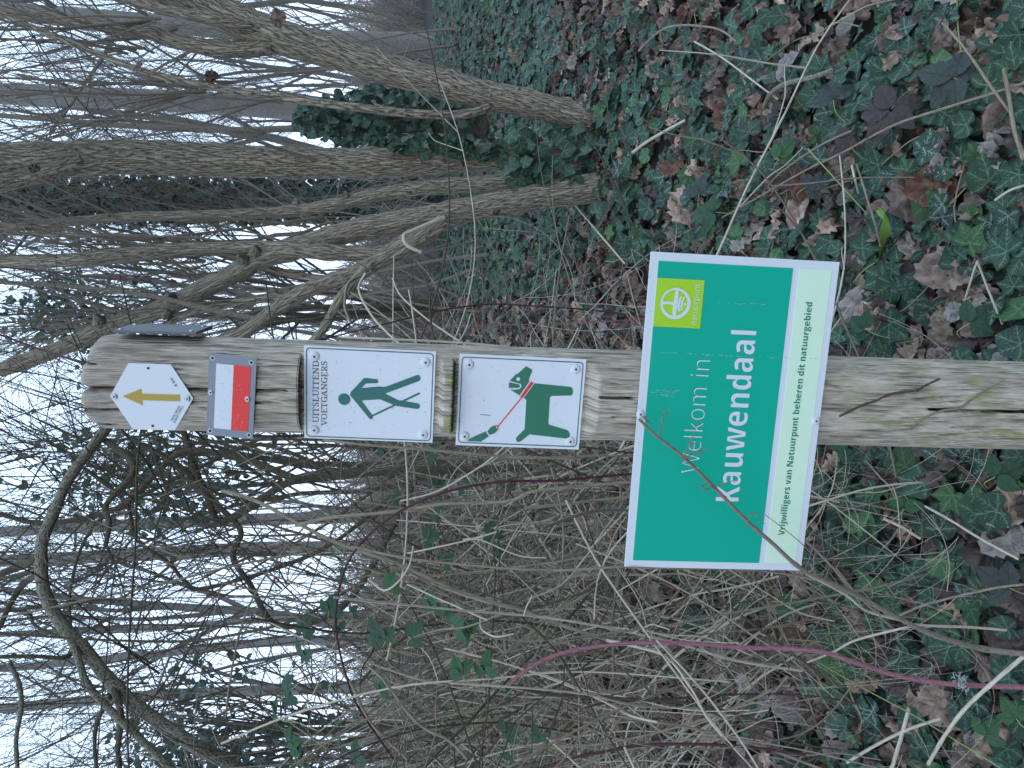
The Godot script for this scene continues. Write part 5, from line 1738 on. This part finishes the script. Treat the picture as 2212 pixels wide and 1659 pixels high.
# ------------------------------------------------------------------ bramble leaves
func sprig(label: String, vx: float, vy: float, d: float, size: float, turn: float, km: int, count := 3, group := "") -> void:
	var c: Vector3 = at(vx, vy, d) if d > 0 else on_ground(vx, vy, 0.10)
	var dist := -c.z
	var s := px(size, dist + 0.1) * 2.0
	var o := thing("bramble_sprig", label, "bramble", c, group)
	var face := Basis(Vector3.RIGHT, rng.randf_range(0.45, 0.95)) * Basis(Vector3(0, 0, 1), rng.randf_range(-0.35, 0.35)) * Basis(Vector3.UP, turn)
	var angs := [0.0, 1.15, -1.15, 2.2, -2.2]
	for k in count:
		var lf := part("leaflet", M.bramble_mesh[k % 2], M.bramble[km], o)
		var b := face * Basis(Vector3.UP, angs[k] + rng.randf_range(-0.12, 0.12)) * Basis(Vector3.RIGHT, rng.randf_range(-0.15, 0.3))
		var k2 := s * (1.0 if k == 0 else 0.82)
		lf.transform = Transform3D(b.scaled(Vector3.ONE * k2), b * Vector3(0, 0, s * 0.06))
	var g := Geo.new()
	var back := face * Vector3(0, -0.3, -1)
	stroke(g, [Vector3.ZERO, back * s * 0.5, back * s * 0.9 + Vector3(0, -s * 0.5, 0)], 0.0011, 0.0014, 5, 4)
	part("stalk", g.mesh(), M.green_stem, o)

func make_brambles() -> void:
	var list := [
		["green three-leaflet bramble sprig left of the welcome board's corner", 1583, 1318, 0, 42, 0.5, 0], ["largest bright green bramble sprig, between board corner and plum cane", 1711, 1327, 0, 54, 2.0, 0],
		["bramble leaf tucked under the left edge of the welcome board", 1546, 1250, 0, 42, 1.2, 1], ["bright green three-leaflet sprig below the plum-purple cane at the left", 1781, 1486, 0, 46, 5.6, 0],
		["bramble sprig at the lower left corner", 2125, 1590, 0, 50, 0.9, 0], ["bramble sprig by the bottom edge left of the plum cane", 2195, 1552, 0, 48, 2.2, 0],
		["bramble leaf with ribbed leaflets on the dark leaves left of the post", 1951, 1097, 0, 52, 1.4, 0], ["small young bramble sprig on dark leaves close to the post", 1883, 1062, 0, 30, 0.2, 0],
		["large dark five-leaflet bramble leaf at the lower right", 2061, 169, 0, 84, 2.6, 2], ["purplish black bramble leaflet pair above the small oak leaf", 1925, 236, 0, 82, 4.2, 3],
		["bright green bramble sprig in the right-hand ivy above the board's corner", 1683, 342, 0, 46, 0.8, 0], ["dark purplish grey toothed leaf on the right-hand ivy", 1800, 216, 0, 66, 1.8, 2],
		["dark green bramble clump just above the right corner of the welcome board", 1545, 458, 0, 66, 3.0, 1], ["dark dull bramble leaf beside the dark green clump", 1510, 420, 0, 52, 1.5, 2],
		["grey-green bramble sprig against the right side of the post foot", 2093, 699, 0, 62, 0.6, 1], ["dark bramble leaflet at the right below the board", 1871, 712, 0, 52, 2.5, 1],
		["dark leaf pair above the purplish leaves at the right", 1740, 405, 0, 48, 0.4, 2], ["dark oval bramble leaf beside the post under the board", 1806, 975, 0, 50, 1.0, 1],
		["blackish bramble leaf with brown spots right of the short white straw", 1838, 318, 0, 58, 2.2, 3],
		["big dark green bramble leaf at the bottom edge left of the post foot", 2150, 1030, 0, 62, 0.6, 1], ["dull dark leaf at the bottom edge right of the brown stalk", 2180, 1270, 0, 70, 2.7, 2],
		["round green bramble leaf pair in the middle left of the thicket", 831, 1385, 1.75, 54, 2.0, 1], ["green bramble leaf just below the round pair in the thicket", 886, 1378, 1.72, 44, 0.9, 1],
		["green bramble leaf hanging highest in the middle of the thicket", 935, 1319, 1.7, 46, 1.4, 0], ["ribbed green bramble leaf in the centre of the thicket", 980, 1352, 1.68, 50, 0.6, 0],
		["pale-veined bramble sprig below the ribbed one in the thicket", 1018, 1372, 1.66, 44, 2.6, 0], ["drooping bramble sprig beside the tip of the plum-purple cane, upper one", 998, 1458, 1.72, 44, 2.2, 0],
		["drooping bramble sprig right at the tip of the plum-purple cane", 1050, 1456, 1.7, 46, 1.7, 0], ["bramble leaf close behind the curved pale tendril", 841, 1270, 1.8, 40, 1.0, 0],
		["small dark bramble leaf in the thicket nearest the dark purple cane", 921, 1166, 1.95, 34, 0.4, 1], ["yellowing bramble leaf at the left of the thicket", 820, 1494, 1.85, 30, 1.2, 0],
		["large green bramble leaf high in the thicket below the bough", 614, 1496, 2.0, 50, 0.9, 1], ["blue-green bramble leaf high in the thicket, middle of a row", 659, 1425, 2.0, 46, 2.0, 1],
		["blue-green bramble leaf high in the thicket, nearest the open sky", 652, 1368, 2.05, 44, 1.4, 1], ["narrow green leaf hanging below the lichened bough", 597, 1548, 2.0, 44, 2.9, 1],
		["pale ribbed bramble leaf near the far left edge", 621, 1602, 1.95, 36, 0.3, 0], ["bramble leaf at the far left edge of the thicket", 642, 1636, 1.95, 40, 2.4, 0],
		["dark bramble leaf by the pale stem high in the thicket", 711, 1322, 2.0, 40, 1.2, 1], ["round green leaf low in the left undergrowth beside the wine-red cane", 1090, 1585, 1.9, 40, 0.7, 1],
		["grey-green leaf low in the left undergrowth above the wine-red cane", 1170, 1600, 1.9, 40, 2.0, 1], ["bramble leaf at the left edge under the bough", 770, 1645, 1.9, 44, 1.6, 1]]
	for s in list:
		sprig(s[0], s[1], s[2], s[3], s[4], s[5], s[6], 5 if s[4] > 80 else (2 if s[6] == 3 else 3))
	var far := []
	for k in 42:      # dim leaves deeper in the tangle
		var d := rng.randf_range(2.2, 3.6)
		var v := rng.randf_range(720, 1350)
		var u := rng.randf_range(960, 1650)
		sprig("dim green bramble sprig deep in the thicket", v, u, d, rng.randf_range(20, 34), rng.randf() * TAU, 1, 3, "bramble sprigs deep in the thicket")
